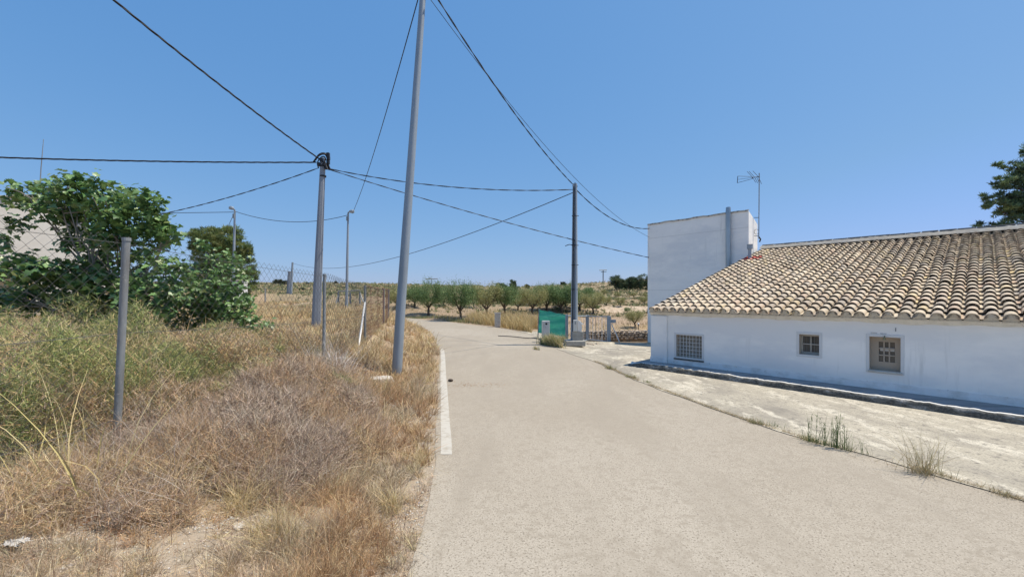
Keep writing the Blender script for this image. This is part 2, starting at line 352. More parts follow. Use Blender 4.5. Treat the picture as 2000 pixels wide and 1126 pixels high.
# orange-brown grass strip between the road and the fence
def f_verge(X, Y):
    xl = xleft(Y); d = xl-X; patch = vnoise(X, Y, .55, 11)*.6+vnoise(X, Y, .2, 12)*.4
    inn = (d > -.04-.1*(Y > 6)*vnoise(X, Y, .3, 9)) & (X > fenceX(Y)-np.where(Y < 8, .05, .4))
    dens = np.where(Y < 4.6, .16+.75*ss((patch-.46)/.16), .5+.5*ss((patch-.25)/.2))
    dens = dens*np.where((Y < 5.2) & (d > 1.0) & (d < 3), .65, 1)
    return inn*dens*ss((d+.05)/.25)
def tuft(c, X, Y, q, h, spread, lean, W, cols, bend=.3, S=4, wts=None, amt=.3):
    '''fountain tufts: q blades from each root, leaning outwards'''
    n = len(X); tc = jit(n, cols, amt, wts); k = np.repeat(np.arange(n), q); N = n*q
    a = rs.uniform(0, 6.283, N); rr = np.abs(rs.normal(0, 1, N)); o = np.stack([np.cos(a), np.sin(a)], -1)
    sp = np.broadcast_to(spread, n)[k]; P = np.zeros((N, 3)); P[:, 0] = X[k]+o[:, 0]*rr*sp; P[:, 1] = Y[k]+o[:, 1]*rr*sp; P[:, 2] = Hf(X, Y)[k]-.01
    wind = rs.normal(0, .12, (n, 2))[k]; l = lean*(.3+rr)*rs.uniform(.3, 1.2, N)
    D = np.stack([o[:, 0]*l+wind[:, 0], o[:, 1]*l+wind[:, 1], np.ones(N)], -1); D /= np.linalg.norm(D, axis=1, keepdims=True)
    B = np.stack([o[:, 0]*bend*rs.uniform(0, 1.2, N), o[:, 1]*bend*rs.uniform(0, 1.2, N), -bend*rs.uniform(.1, .9, N)], -1)
    H_ = np.broadcast_to(h, n)[k]*rs.uniform(.35, 1.1, N)
    cc = tc[k]*(1+rs.uniform(-.22, .22, (N, 1))); Wk = np.broadcast_to(W, n)[k]*rs.uniform(.6, 1.4, N)
    c.add(*ribbons(P, D, H_, Wk, B, np.clip(cc, 0, .85), S))
c = Cloud()
X, Y = scatter(21000, 2.2, 42, f_verge, xl=-1.4, xr=.0); n = len(X)
pt = vnoise(X, Y, .9, 14); d = xleft(Y)-X
hh = (.08+.24*rs.beta(1.6, 2.8, n)+.18*ss((pt-.45)/.3))*np.clip(.55+Y/14, .6, 1.25)*np.where(d < .35, .75, 1)
hh = hh*np.where((np.abs(X+2.75+(10-Y)*.27) < .55) & (Y > 7.6) & (Y < 10.1), .42, 1)   # trodden patch before the pole
isg = rs.uniform(0, 1, n) < np.clip((Y-7)/9+.12, .1, .85)
for m_, cols in ((isg, GOLD), (~isg, [(.48, .31, .17), (.56, .39, .22), (.38, .24, .13), (.62, .47, .29), (.44, .29, .17)])):
    for lo, hi, q in ((0, 5, 26), (5, 11, 20), (11, 60, 12)):
        k = m_ & (Y >= lo) & (Y < hi)
        cols_ = cols; kz = vnoise(X, Y, .7, 88)
        if cols is not GOLD: k2 = k & (kz > .55); k = k & (kz <= .55); tuft(c, X[k2], Y[k2], q, hh[k2], .012+.003*Y[k2], .6, wpix(Y[k2], .0024, .00052), [(.48, .38, .27), (.58, .48, .34), (.38, .30, .22), (.66, .56, .38)], .35, 3) if k2.any() else None
        if k.any(): tuft(c, X[k], Y[k], q, hh[k]*1.15, .012+.003*Y[k], .55, wpix(Y[k], .0024, .00052), cols, .35, 3)
# upright dark seed stalks
X, Y = scatter(8000, 2.2, 20, f_verge, xl=-1.4, xr=.0); n = len(X); P = np.stack([X, Y, Hf(X, Y)], -1)
c.blades(P, rs.uniform(.2, .5, n), .18, wpix(Y, .0026, .0005), [(.30, .17, .10), (.24, .15, .10), (.44, .30, .18), (.6, .47, .30)], .12, S=3)
k = rs.uniform(0, 1, n) < .8; Q = np.repeat(P[k], 7, 0)+np.stack([rs.normal(0, .02, k.sum()*7), rs.normal(0, .02, k.sum()*7), rs.uniform(.08, .4, k.sum()*7)], -1); c.twigs(Q, rs.uniform(.015, .05, len(Q)), np.full(len(Q), .003), BROWN, .5)
# straw litter lying on the soil
X, Y = scatter(36000, 2.2, 14, lambda X, Y: (X < xleft(Y)-.0)*(X > fenceX(Y)-.5)*(.25+.75*ss((vnoise(X, Y, .5, 61)-.3)/.3)), xl=-1.4, xr=0); n = len(X); P = np.stack([X, Y, Hf(X, Y)+rs.uniform(.004, .03, n)], -1)
D = rdir(n); D[:, 2] *= .12; D /= np.linalg.norm(D, axis=1, keepdims=True); c.add(*ribbons(P, D, rs.uniform(.03, .16, n), wpix(Y, .0024, .0005), rs.normal(0, .15, (n, 3))*[1, 1, .1], jit(n, GREY+BROWN+GOLD[:2], .25), 2))
# drooping straw-yellow tufts in the foreground
for (px, py, r, q) in [(540, 1060, .22, 420), (470, 1000, .16, 200), (60, 940, .2, 260), (330, 960, .15, 120), (820, 905, .12, 120), (700, 860, .2, 160), (620, 960, .14, 120), (20, 830, .25, 220), (760, 1000, .16, 160)]:
    g = G(px, py); a = rs.uniform(0, 6.3, q); rr = r*np.sqrt(rs.uniform(0, 1, q))*.7
    X = g.x+np.cos(a)*rr; Y = g.y+np.sin(a)*rr; P = np.stack([X, Y, Hf(X, Y)], -1)
    c.blades(P, rs.uniform(.2, .5, q), .45, np.full(q, .0032), [(.58, .46, .24), (.62, .52, .30), (.50, .38, .18)], .55, S=5)
c.build('dry_grass', M['grass'])["kind"] = "stuff"

# golden field beyond the fence
def f_field(X, Y):
    return (X < fenceX(Y)-.15)*(X < xleft(Y)-1.2)*np.where((Y < 9.3) & (X > -8.5), .05, 1)*(.35+.65*ss((vnoise(X, Y, 2.5, 21)-.25)/.3))
c = Cloud()
X, Y = scatter(30000, 5.5, 95, f_field, .9, -1.25, -.1); n = len(X)
hh = (.16+.36*rs.beta(2, 2, n))*np.interp(Y, [5, 12, 30, 60], [1, .85, .9, .8]); cn = vnoise(X, Y, 5, 23)
for m_, cols in ((cn <= .62, GOLD+[(.44, .31, .18)]), (cn > .62, [(.44, .33, .20), (.54, .43, .26), (.48, .37, .22), (.34, .33, .16)])):
    for lo, hi, q in ((0, 12, 16), (12, 100, 10)):
        k = m_ & (Y >= lo) & (Y < hi)
        if k.any(): tuft(c, X[k], Y[k], q, hh[k]*1.1, .01+.004*Y[k], .4, wpix(Y[k], .003, .00055), cols, .3, 2)
c.build('field_grass', M['grass'])["kind"] = "stuff"

# tall blond grass on the far side of the road, scrub over orchard and hills
def f_far(X, Y):
    xr = xright(Y); d = X-xr; ri = (Y > 21) & (d > .35) & (Y < 60) & ~((X > 1.1) & (Y < 26.5) ) 
    return ri*(.12+.88*((d < 5.5) & (X > -3.6) & (X < 2.3)))*(.4+.6*vnoise(X, Y, 1.5, 31))
c = Cloud()
X, Y = scatter(150000, 19, 60, f_far, 1, -.3, .32); n = len(X)
bl = (X > -3.6) & (X < 2.3) & (Y < 38); hh = np.where(bl, rs.uniform(.4, 1.05, n), rs.uniform(.1, .35, n))
P = np.stack([X, Y, Hf(X, Y)], -1)
c.blades(P[bl], hh[bl], .22, np.full(bl.sum(), .026), [(.55, .42, .20), (.60, .48, .26), (.46, .34, .16)], .3, S=2)
c.blades(P[~bl], hh[~bl], .4, np.full((~bl).sum(), .03), [(.40, .30, .17), (.22, .22, .10), (.46, .34, .2)], .3, S=2)
# low green weeds at the far road edge
X, Y = scatter(30000, 26, 44, lambda X, Y: ((X-xright(Y) > .2) & (X-xright(Y) < 2.2) & (X < -2.2))*1.0, 1, -.35, 0); n = len(X)
c.blades(np.stack([X, Y, Hf(X, Y)], -1), rs.uniform(.1, .35, n), .4, np.full(n, .028), [(.16, .20, .09), (.24, .25, .12), (.36, .30, .16)], .3, S=2)
c.build('blond_grass', M['grass'])["kind"] = "stuff"
c = Cloud()
X, Y = scatter(26000, 45, 185, lambda X, Y: .25+.75*ss((vnoise(X, Y, 6, 41)-.4)/.2), .7, -.9, .6); n = len(X)
q = 10; rr = np.repeat(rs.uniform(.12, .5, n)*np.clip(Y/90, .6, 1.3), q); XX = np.repeat(X, q); YY = np.repeat(Y, q); Z = np.repeat(Hf(X, Y), q)
D = rdir(n*q, .15); P = np.stack([XX, YY, Z], -1)+D*rr[:, None]*rs.uniform(.3, 1, (n*q, 1)); cs = np.repeat(jit(n, [(.40, .33, .19), (.46, .38, .24), (.20, .23, .11), (.28, .28, .14), (.14, .17, .09)], .2), q, 0)
c.add(*ribbons(P, rdir(n*q), rr*.9, rr*.5, rs.normal(0, .3, (n*q, 3)), cs*(1+rs.uniform(-.15, .15, (n*q, 1))), 1))
c.build('hillside_scrub', M['grass'])["kind"] = "stuff"

# bushy masses on the bank
def bushpts(n, cx, cy, rx, ry, h, rot=0, base=0, pw=.5, seed=0):
    a = rs.uniform(0, 2*np.pi, n); r = rs.uniform(0, 1, n)**.5; x = np.cos(a)*r*rx; y = np.sin(a)*r*ry
    X = cx+x*math.cos(rot)-y*math.sin(rot); Y = cy+x*math.sin(rot)+y*math.cos(rot)
    top = h*np.sqrt(np.clip(1-r**2.4, 0, 1))*(.55+.75*vnoise(X, Y, .45, 50+seed))
    P = np.stack([X, Y, Hf(X, Y)+base+top*rs.uniform(0, 1, n)**pw], -1)
    g3 = vnoise(P[:, 0]+P[:, 2]*.8, P[:, 1]-P[:, 2]*.9, .17, 33)*.65+vnoise(P[:, 0]-P[:, 2], P[:, 1]+P[:, 2]*.6, .07, 34)*.35
    g3[rs.uniform(0, 1, n) < .10] = 1; bad = g3 < .46; good = np.where(~bad)[0]   # open pockets between the clumps
    if len(good) and bad.any(): P[bad] = P[rs.choice(good, bad.sum())]+rs.normal(0, .012, (bad.sum(), 3))
    return P
c = Cloud()
for (cx, cy, rx, ry, h, n, wt) in [(-3.15, 4.4, .6, .8, .34, 16000, 0), (-2.35, 4.2, .6, .6, .34, 14000, 0), (-1.95, 5.2, .4, .7, .3, 7000, 2), (-3.7, 4.0, .35, .4, .2, 4000, 0), (-2.9, 3.2, .5, .35, .22, 5000, 0), (-3.35, 5.5, .5, .9, .5, 12000, 0), (-2.7, 4.7, .95, 1.05, .5, 34000, 0), (-2.95, 6.1, 1.0, 1.2, .60, 30000, 0), (-2.15, 5.6, .5, .9, .36, 9000, 0), (-3.5, 6.9, .6, .9, .5, 12000, 0), (-3.2, 3.5, .5, .6, .22, 7000, 2), (-3.6, 7.7, .9, 1.2, .5, 9000, 1), (-2.9, 7.6, .45, .8, .36, 4000, 2), (-3.9, 5.0, .5, 1, .5, 6000, 1), (-2.6, 3.7, .5, .5, .28, 5000, 2), (-3.5, 2.9, .5, .5, .32, 5000, 2)]:
    P = bushpts(n, cx, cy, rx, ry, h, seed=cx); pal = [GREY, GREY+BROWN[:3], GREY[:3]+GOLD+BROWN[:2]][wt]
    k = vnoise(P[:, 0], P[:, 1], .35, 77)+rs.normal(0, .12, n) > .56
    c.twigs(P[~k], rs.uniform(.05, .2, (~k).sum()), np.full((~k).sum(), .0026)+.0003*P[~k, 1], pal, .25)
    c.twigs(P[k], rs.uniform(.05, .2, k.sum()), np.full(k.sum(), .0026)+.0003*P[k, 1], BROWN[:4]+GREY[:3]+[(.40, .33, .20)], .4)
# long arching dead stems
n = 1500; P = bushpts(n, -3.0, 5.2, 1.1, 2.4, .3); c.twigs(P, rs.uniform(.25, .6, n), np.full(n, .0036), [(.5, .44, .38), (.42, .35, .28), (.36, .29, .22)], .5, S=4, bend=.25)
# whitish tangled stems against the second post
n = 700; P = bushpts(n, -3.6, 8.0, .5, .6, .35); c.twigs(P, rs.uniform(.2, .7, n), np.full(n, .008), [(.62, .57, .52), (.5, .45, .4)], .3, S=4, bend=.3)
c.build('dry_twig_brush', M['twig'])["kind"] = "stuff"
c = Cloud()
for (cx, cy, rx, ry, h, n, a) in [(-4.9, 4.9, .9, 1.3, 1.0, 30000, 0), (-5.8, 6.2, 1.3, 1.2, 1.05, 26000, 0), (-4.7, 7.0, .8, 1.2, .85, 18000, 1), (-7.2, 6.8, 1.2, 1.2, 1.1, 14000, 0), (-4.55, 4.2, .4, .6, .7, 9000, 0), (-4.6, 8.6, .9, 1.1, .7, 12000, 1), (-2.9, 7.0, .4, .45, .34, 5000, 0), (-6.5, 5.2, 1, .9, 1.05, 9000, 0), (-3.6, 5.9, .5, .8, .5, 7000, 1), (-5.6, 8.4, 1, .8, .8, 9000, 1)]:
    P = bushpts(n, cx, cy, rx, ry, h*1.14, pw=.45, seed=cx*2); kk = vnoise(P[:, 0], P[:, 1], .4, 81)+rs.normal(0, .12, n) > (.44 if a else .70)
    for m_, pal in ((~kk, OLIVE), (kk, GREY[:3]+GOLD+BROWN[:2])): c.twigs(P[m_], rs.uniform(.03, .12, m_.sum()), np.full(m_.sum(), .0045)+.0006*P[m_, 1], pal, .25, S=2)
    m_ = n//14; P = bushpts(m_, cx, cy, rx, ry, h, pw=.7); c.twigs(P, rs.uniform(.1, .35, m_), np.full(m_, .004)+.0003*P[:, 1], GOLD+BROWN[:2], .6, S=3)
c.build('green_brush', M['grass'])["kind"] = "stuff"
# yellow canes standing in the green brush
c = Cloud()
for (cx, cy, k) in [(-4.4, 4.5, 40), (-4.2, 4.2, 30), (-4.9, 5.2, 40), (-3.4, 3.2, 30)]:
    P = np.stack([cx+rs.normal(0, .22, k), cy+rs.normal(0, .3, k), np.zeros(k)], -1); P[:, 2] = Hf(P[:, 0], P[:, 1])+.1
    c.blades(P, rs.uniform(.5, 1.0, k), .35, np.full(k, .012), [(.55, .44, .2), (.6, .5, .27)], .3, S=5)
c.build('dry_canes', M['grass'])["kind"] = "stuff"

# gravel and stones on the bank
def stones(X, Y, r, colr):
    n = len(X); base = np.array([(1,0,0),(-1,0,0),(0,1,0),(0,-1,0),(0,0,1),(0,0,-1)], float)
    fs = np.array([(0,2,4),(2,1,4),(1,3,4),(3,0,4),(2,0,5),(1,2,5),(3,1,5),(0,3,5)])
    V = base[None]*r[:, None, None]*rs.uniform(.6, 1.3, (n, 6, 1))*rs.uniform(.6, 1.2, (n, 1, 3)); V[:, :, 2] *= .6
    a = rs.uniform(0, 6.28, n); ca, sa = np.cos(a)[:, None], np.sin(a)[:, None]
    x = V[:, :, 0]*ca-V[:, :, 1]*sa; y = V[:, :, 0]*sa+V[:, :, 1]*ca; V[:, :, 0] = x; V[:, :, 1] = y
    V += np.stack([X, Y, Hf(X, Y)+r*.12], -1)[:, None]
    F = (np.arange(n)*6)[:, None, None]+fs[None]
    return V.reshape(-1, 3), F.reshape(-1, 3), np.repeat(colr, 6, 0)
X, Y = scatter(52000, 2.2, 11, lambda X, Y: (xleft(Y)-X > -.01)*(X > -4.6)*(.15+.85*ss((vnoise(X, Y, .5, 61)-.4)/.25)), 1, -1.3, 0)
n = len(X); V_, F_, C_ = stones(X, Y, rs.uniform(.003, .012, n)*(1+1.5*(rs.uniform(0, 1, n) > .97)), jit(n, [(.58, .55, .50), (.70, .67, .62), (.48, .42, .34), (.34, .28, .22)], .15))
npmesh('gravel', V_, [F_], M['gravel'], col=C_)["kind"] = "stuff"
X, Y = scatter(2600, 2.6, 26, lambda X, Y: (X > xleft(Y)+.02)*(X < xright(Y)), 1, -.3, 1.28); k = len(X)
V_, F_, C_ = stones(X, Y, rs.uniform(.002, .006, k), jit(k, [(.3, .26, .2), (.55, .5, .43), (.2, .16, .12)], .15)); V_[:, 2] += .008
npmesh('road_grit', V_, [F_], M['gravel'], col=C_)["kind"] = "stuff"

def rock(name, loc, sx, sy, sz, label, m=None, cat='stone', seed=0, parent=None, flat=False):
    r = random.Random(seed+5); mb = MB(); N1, N2 = 7, 12; vs = []
    for i in range(N1+1):
        th = math.pi*i/N1
        for j in range(N2):
            ph = 2*math.pi*j/N2; k = 1+.28*(r.random()-.5); e = .6
            f = lambda v: math.copysign(abs(v)**e, v)
            vs.append((f(math.sin(th)*math.cos(ph))*sx*k, f(math.sin(th)*math.sin(ph))*sy*k, f(math.cos(th))*sz*(1+.12*(r.random()-.5))+sz*.6))
    fs = [(i*N2+j, (i+1)*N2+j, (i+1)*N2+(j+1)%N2, i*N2+(j+1)%N2) for i in range(N1) for j in range(N2)]
    mb.add(vs, fs); o = mb.build(name, m or M['palestone'], parent)
    if parent is None: o.location = loc; o.rotation_euler = (0, 0, r.uniform(0, 3)); tag(o, label, cat)
    return o
for i, (px, py, s, lb_) in enumerate([(655, 722, .2, 'pale flat stone at the foot of the second fence post'), (690, 742, .15, 'pale rough stone half buried between second fence post and steel pole'),
        (742, 748, .28, 'wide pale concrete lump in dry grass at the near steel pole foot'), (655, 762, .12, 'small pale stone in front of the flat stone by the fence'), (465, 1030, .05, 'small white stone on gravel at the bottom of the verge'),
        (595, 915, .05, 'white pebble on the gravel below the grey twig brush')]):
    g = G(px, py); rock('stone', g, s, s*.7, s*.32, lb_, seed=i)
g = G(880, 745); rock('dirt_clod', (g.x, g.y, .02), .06, .045, .03, 'small brown clod lying on the asphalt beside the white line', M['bark'], 'clod', 21)
# white crumpled litter bottom left
def crumple(name, loc, s, m, label, cat, seed):
    r = np.random.RandomState(seed); n = 12; u, v = np.meshgrid(np.linspace(-1, 1, n), np.linspace(-1, 1, n))
    V = np.stack([u*s*(1+.2*r.normal(size=u.shape)), v*s*.6*(1+.2*r.normal(size=u.shape)), np.abs(r.normal(0, .3*s, u.shape))*(1-.5*(u*u+v*v))+s*.2], -1).reshape(-1, 3)
    ii = np.arange(n*n).reshape(n, n); F = np.stack([ii[:-1, :-1], ii[:-1, 1:], ii[1:, 1:], ii[1:, :-1]], -1).reshape(-1, 4)
    o = npmesh(name, V, [F], m, loc=loc); return tag(o, label, cat)
crumple('plastic_litter', G(28, 1045, .1)+Vector((0, 0, .04)), .06, M['litter'], 'crumpled white plastic litter on the verge at the bottom left', 'litter', 3)
X = None
g = G(215, 1015); n = 240; P = np.stack([g.x+rs.normal(0, .15, n), g.y+rs.normal(0, .09, n), np.zeros(n)], -1); P[:, 2] = Hf(P[:, 0], P[:, 1])+rs.uniform(.01, .06, n)
cl = Cloud(); cl.add(*ribbons(P, rdir(n), rs.uniform(.012, .03, n), rs.uniform(.01, .02, n), rs.normal(0, .3, (n, 3)), jit(n, [(.44, .22, .10), (.56, .36, .16), (.36, .17, .09), (.6, .44, .26)], .2), 2))
cl.build('fallen_leaves', M['redleaf'])["kind"] = "stuff"

n = 260; g = G(925, 752); X = g.x+rs.normal(0, .35, n); Y = g.y+rs.normal(0, .16, n); V_, F_, C_ = stones(X, Y, rs.uniform(.004, .014, n), jit(n, [(.42, .27, .16), (.36, .23, .14)], .2)); V_[:, 2] += .008
npmesh('road_dirt', V_, [F_], M['gravel'], col=C_)["kind"] = "stuff"

# ------------------------------------------------------------------ low house
C0 = Vector((4.18, 12.46, 0)); UA = math.atan2(-.745, .667); u2 = Vector((.667, -.745)).normalized()
Vr = (C0.x, C0.y)
def hs(px): r = (px-1000)/FP; return (r*C0.y-C0.x)/(u2.x-u2.y*r)
def hz(px, py): s = hs(px); Y = C0.y+u2.y*s; return CH+(HOR-py)/FP*Y
house = empty('low_house', (C0.x, C0.y, .1), 'long low whitewashed house with weathered clay tile roof and three small windows', 'house', UA)
HL = 17.0; ZE = 1.43; DEP = 9.43; ZR = 4.02
wins = []
for (a, b, t, bo, ot) in [(1321, 1371, 654.5, 698, 3), (1561, 1600, 653, 692.5, 4), (1698, 1759, 658, 724, 5)]:
    cx_ = (a+b)/2; wins.append((hs(a), hs(b), hz(cx_, bo)-.1, hz(cx_, t)-.1))
# front wall with real openings
def holed_wall(mb, x0, x1, z0, z1, holes, y, dep, mrev):
    xs = sorted({x0, x1, *[h[0] for h in holes], *[h[1] for h in holes]}); zs = sorted({z0, z1, *[h[2] for h in holes], *[h[3] for h in holes]})
    for xa, xb in zip(xs[:-1], xs[1:]):
        for za, zb in zip(zs[:-1], zs[1:]):
            xm, zm = (xa+xb)/2, (za+zb)/2
            if any(h[0] < xm < h[1] and h[2] < zm < h[3] for h in holes): continue
            mb.add([(xa, y, za), (xb, y, za), (xb, y, zb), (xa, y, zb)], [(0, 1, 2, 3)])
    for h in holes:
        a, b, c_, d = h
        for q in ([(a, y, c_), (a, y, d), (a, y+dep, d), (a, y+dep, c_)], [(b, y, c_), (b, y+dep, c_), (b, y+dep, d), (b, y, d)],
                  [(a, y, c_), (a, y+dep, c_), (b, y+dep, c_), (b, y, c_)], [(a, y, d), (b, y, d), (b, y+dep, d), (a, y+dep, d)]): mb.add(q, [(0, 1, 2, 3)], mrev)
mb = MB(); holed_wall(mb, 0, HL, -.12, ZE, wins, 0, .24, 1)
mb.add([(0,0,-.1),(0,0,ZE),(0,DEP,ZR-.12),(0,2*DEP-2,1.9),(0,2*DEP-2,-.3)], [(0,1,2,3,4)])
mb.add([(HL,0,-.1),(HL,0,ZE),(HL,DEP,ZR-.12),(HL,2*DEP-2,1.9),(HL,2*DEP-2,-.3)], [(4,3,2,1,0)])
mb.add([(0,2*DEP-2,-.3),(0,2*DEP-2,1.9),(HL,2*DEP-2,1.9),(HL,2*DEP-2,-.3)], [(0,1,2,3)])
mb.build('wall', M['white'], house, mats=[M['white'], M['reveal']])
MB().box((-.04, -.055, -.09), (hs(1304), -.002, ZE-.07)).build('corner_pier', M['white'], house, bevel=.012)
mb = MB(); mb.box((hs(1304)+.003, -.018, -.09), (HL, -.001, .155)); mb.box((-.052, -.068, -.09), (hs(1304)+.0, -.0565, .15)); mb.build('plinth', M['white_plinth'], house, bevel=.008)
# plastered eaves band under the tiles
mb = MB(); n = 240
for i in range(n):
    xa = -.06+(HL+.06)*i/n; xb = -.06+(HL+.06)*(i+1)/n
    def pr(x): j = .012*math.sin(x*3.1)+.01*math.sin(x*11); return [(x, -.004, ZE-.06+j), (x, -.035+j, ZE-.03), (x, -.09+j, ZE+.02), (x, -.12, ZE+.06), (x, .2, ZE+.12)]
    A_, B_ = pr(xa), pr(xb); mb.add(A_+B_, [(k, k+5, k+6, k+1) for k in range(4)])
mb.build('eaves_band', mat('eaves_plaster', (.78, .73, .64), .95, noise=[(7, (.68, .63, .54), .45, .65, 6), (30, (.56, .51, .43), .6, .7, 5)], bump=(20, .5, .01)), house, smooth=True)
# windows
def window(i, W):
    a, b, z0, z1 = W; fw = .055; o = .014
    mb = MB()
    mb.box((a-fw, -o, z1+.0), (b+fw, .0, z1+fw)); mb.box((a-fw, -o, z0-fw), (b+fw, .0, z0)); mb.box((a-fw, -o, z0+.001), (a, .0, z1-.001)); mb.box((b, -o, z0+.001), (b+fw, .0, z1-.001))
    wo = mb.build('window', M['white_metal'], house, bevel=.004)
    yb = .17
    MB().box((a+.002, yb+.03, z0+.002), (b-.002, yb+.045, z1-.002)).build('pane', M['pale_interior'] if i == 0 else M['dull_glass'], wo)
    fm = MB(); t = .03
    def bar(x0, x1, za, zb, y0=yb-.01, y1=yb+.028): fm.box((x0, y0, za), (x1, y1, zb))
    if i == 0:
        bar(a+.002, b-.002, z1-t, z1-.002); bar(a+.002, b-.002, z0+.002, z0+t); bar(a+.002, a+t, z0+t, z1-t); bar(b-t, b-.002, z0+t, z1-t)
        fm.build('frame', M['beige_frame'], wo)
        g_ = MB(); nx_, nz_ = 8, 6
        for k in range(1, nx_): x = a+(b-a)*k/nx_; g_.tube([(x, .045, z0), (x, .045, z1)], .0065, 6)
        for k in range(1, nz_): z = z0+(z1-z0)*k/nz_; g_.tube([(a, .056, z), (b, .056, z)], .0065, 6)
        g_.build('grille', M['white_metal'], wo)
        MB().box((a-fw-.01, -.035, z0-fw-.03), (b+fw+.005, -.0145, z0-fw+.012)).build('sill', M['kerb_front'], wo, bevel=.004)
    else:
        if i == 2: A2, B2, C2, D2 = a+.13, b-.10, z0+.17, z1-.11
        else: A2, B2, C2, D2 = a+.035, b-.03, z0+.05, z1-.05
        bar(a+.002, b-.002, D2, z1-.002); bar(a+.002, b-.002, z0+.002, C2); bar(a+.002, A2, C2, D2); bar(B2, b-.002, C2, D2)
        cols, rows_ = (3, 3) if i == 2 else (2, 2)
        for k in range(1, cols): x = A2+(B2-A2)*k/cols; bar(x-.012, x+.012, C2, D2, yb-.02, yb-.011)
        for k in range(1, rows_): z = C2+(D2-C2)*k/rows_; bar(A2, B2, z-.012, z+.012, yb-.031, yb-.0205)
        fm.build('frame', M['frame3'] if i == 2 else M['beige_frame'], wo)
        if i == 1:
            g_ = MB()
            for k in range(1, 12): x = a+(b-a)*k/12; g_.tube([(x, yb+.012, z0+.06), (x, yb+.012, z1-.06)], .004, 5)
            g_.build('shutter_slats', M['galv2'], wo)
        else:
            MB().box((A2+.02, yb+.018, C2+.22), (B2-.01, yb+.024, C2+.29)).build('blind', M['white_metal'], wo)
            MB().box((a-.02, -.045, z0-fw+.012), (b+.03, -.0145, z0-.004)).build('sill', M['palestone'], wo, bevel=.005)
    return wo
for i, W in enumerate(wins): window(i, W)
# a small lamp fitting over the third window
a, b, z0, z1 = wins[2]; xm = (a+b)/2+.0
mb = MB(); mb.tube([(xm, -.0, z1+.02), (xm, -.03, z1+.02), (xm, -.045, z1-.01)], .012, 8); mb.tube([(xm, -.045, z1-.005), (xm, -.045, z1-.05)], [.02, .032], 10)
mb.build('wall_lamp', mat('brass', (.32, .25, .13), .4, .6), house)
MB().box((xm+.16, -.012, z1+.13), (xm+.175, -.001, z1+.2)).build('wall_hook', M['galv2'], house)
for xa_, xb_, zz_ in ((-.22, -.12, .075), (-.07, .03, .068)): MB().box((xm+xa_, -.008, z1+zz_), (xm+xb_, -.001, z1+zz_+.007)).build('wall_bracket', M['galv2'], house)

# roof tiles
SL = math.atan2(ZR-ZE-.10, DEP+.15); ex = Vector((1, 0, 0)); sv = Vector((0, math.cos(SL), math.sin(SL))); nv = Vector((0, -math.sin(SL), math.cos(SL)))
org = Vector((-.06, -.17, ZE+.075)); rlen = (DEP+.17)/math.cos(SL); PIT = .226; EXP = .332; NC = int((HL+.1)/PIT); NR = int(rlen/EXP)
TV = []; TF4 = []; TC = []; off = 0
NS = 8; ang = np.linspace(math.pi, 0, NS+1)
TCOL = [(.56, .46, .325), (.60, .50, .36), (.50, .40, .29), (.56, .42, .30), (.42, .35, .28), (.64, .55, .42), (.66, .52, .29), (.38, .335, .285), (.56, .41, .30)]
TW = [.2, .18, .16, .1, .11, .1, .04, .07, .04]
EX = np.array(ex); SV = np.array(sv); NV = np.array(nv); OR = np.array(org)
vent_xy = None
def addtile(cx, s0, r0, r1, ln, l0, l1, col, inv=False, th=.013, rot=0, capend=False):
    global off
    sgn = -1 if inv else 1; rings = []
    for (s_, r, l) in ((s0, r0, l0), (s0+ln, r1, l1)):
        for rr in (r, r-th):
            xx = cx+rr*np.cos(ang)+rot*(s_-s0); nn = l+sgn*rr*np.sin(ang)*.92
            rings.append(OR+xx[:, None]*EX+nn[:, None]*NV+s_*SV)
    V = np.concatenate(rings); k = NS+1; F = []
    for j in range(NS):
        F.append((j, j+1, 2*k+j+1, 2*k+j)); F.append((j, k+j, k+j+1, j+1)); F.append((k+j, 3*k+j, 3*k+j+1, k+j+1))
    F.append((0, 2*k, 3*k, k)); F.append((NS, k+NS, 3*k+NS, 2*k+NS))
    TV.append(V); TF4.append(np.array(F)+off); TC.append(np.repeat(col[None], len(V), 0)); off += len(V)
vs_, vt_ = None, None
rg = np.random.RandomState(3)
colj = rg.normal(0, .006, NC+1)
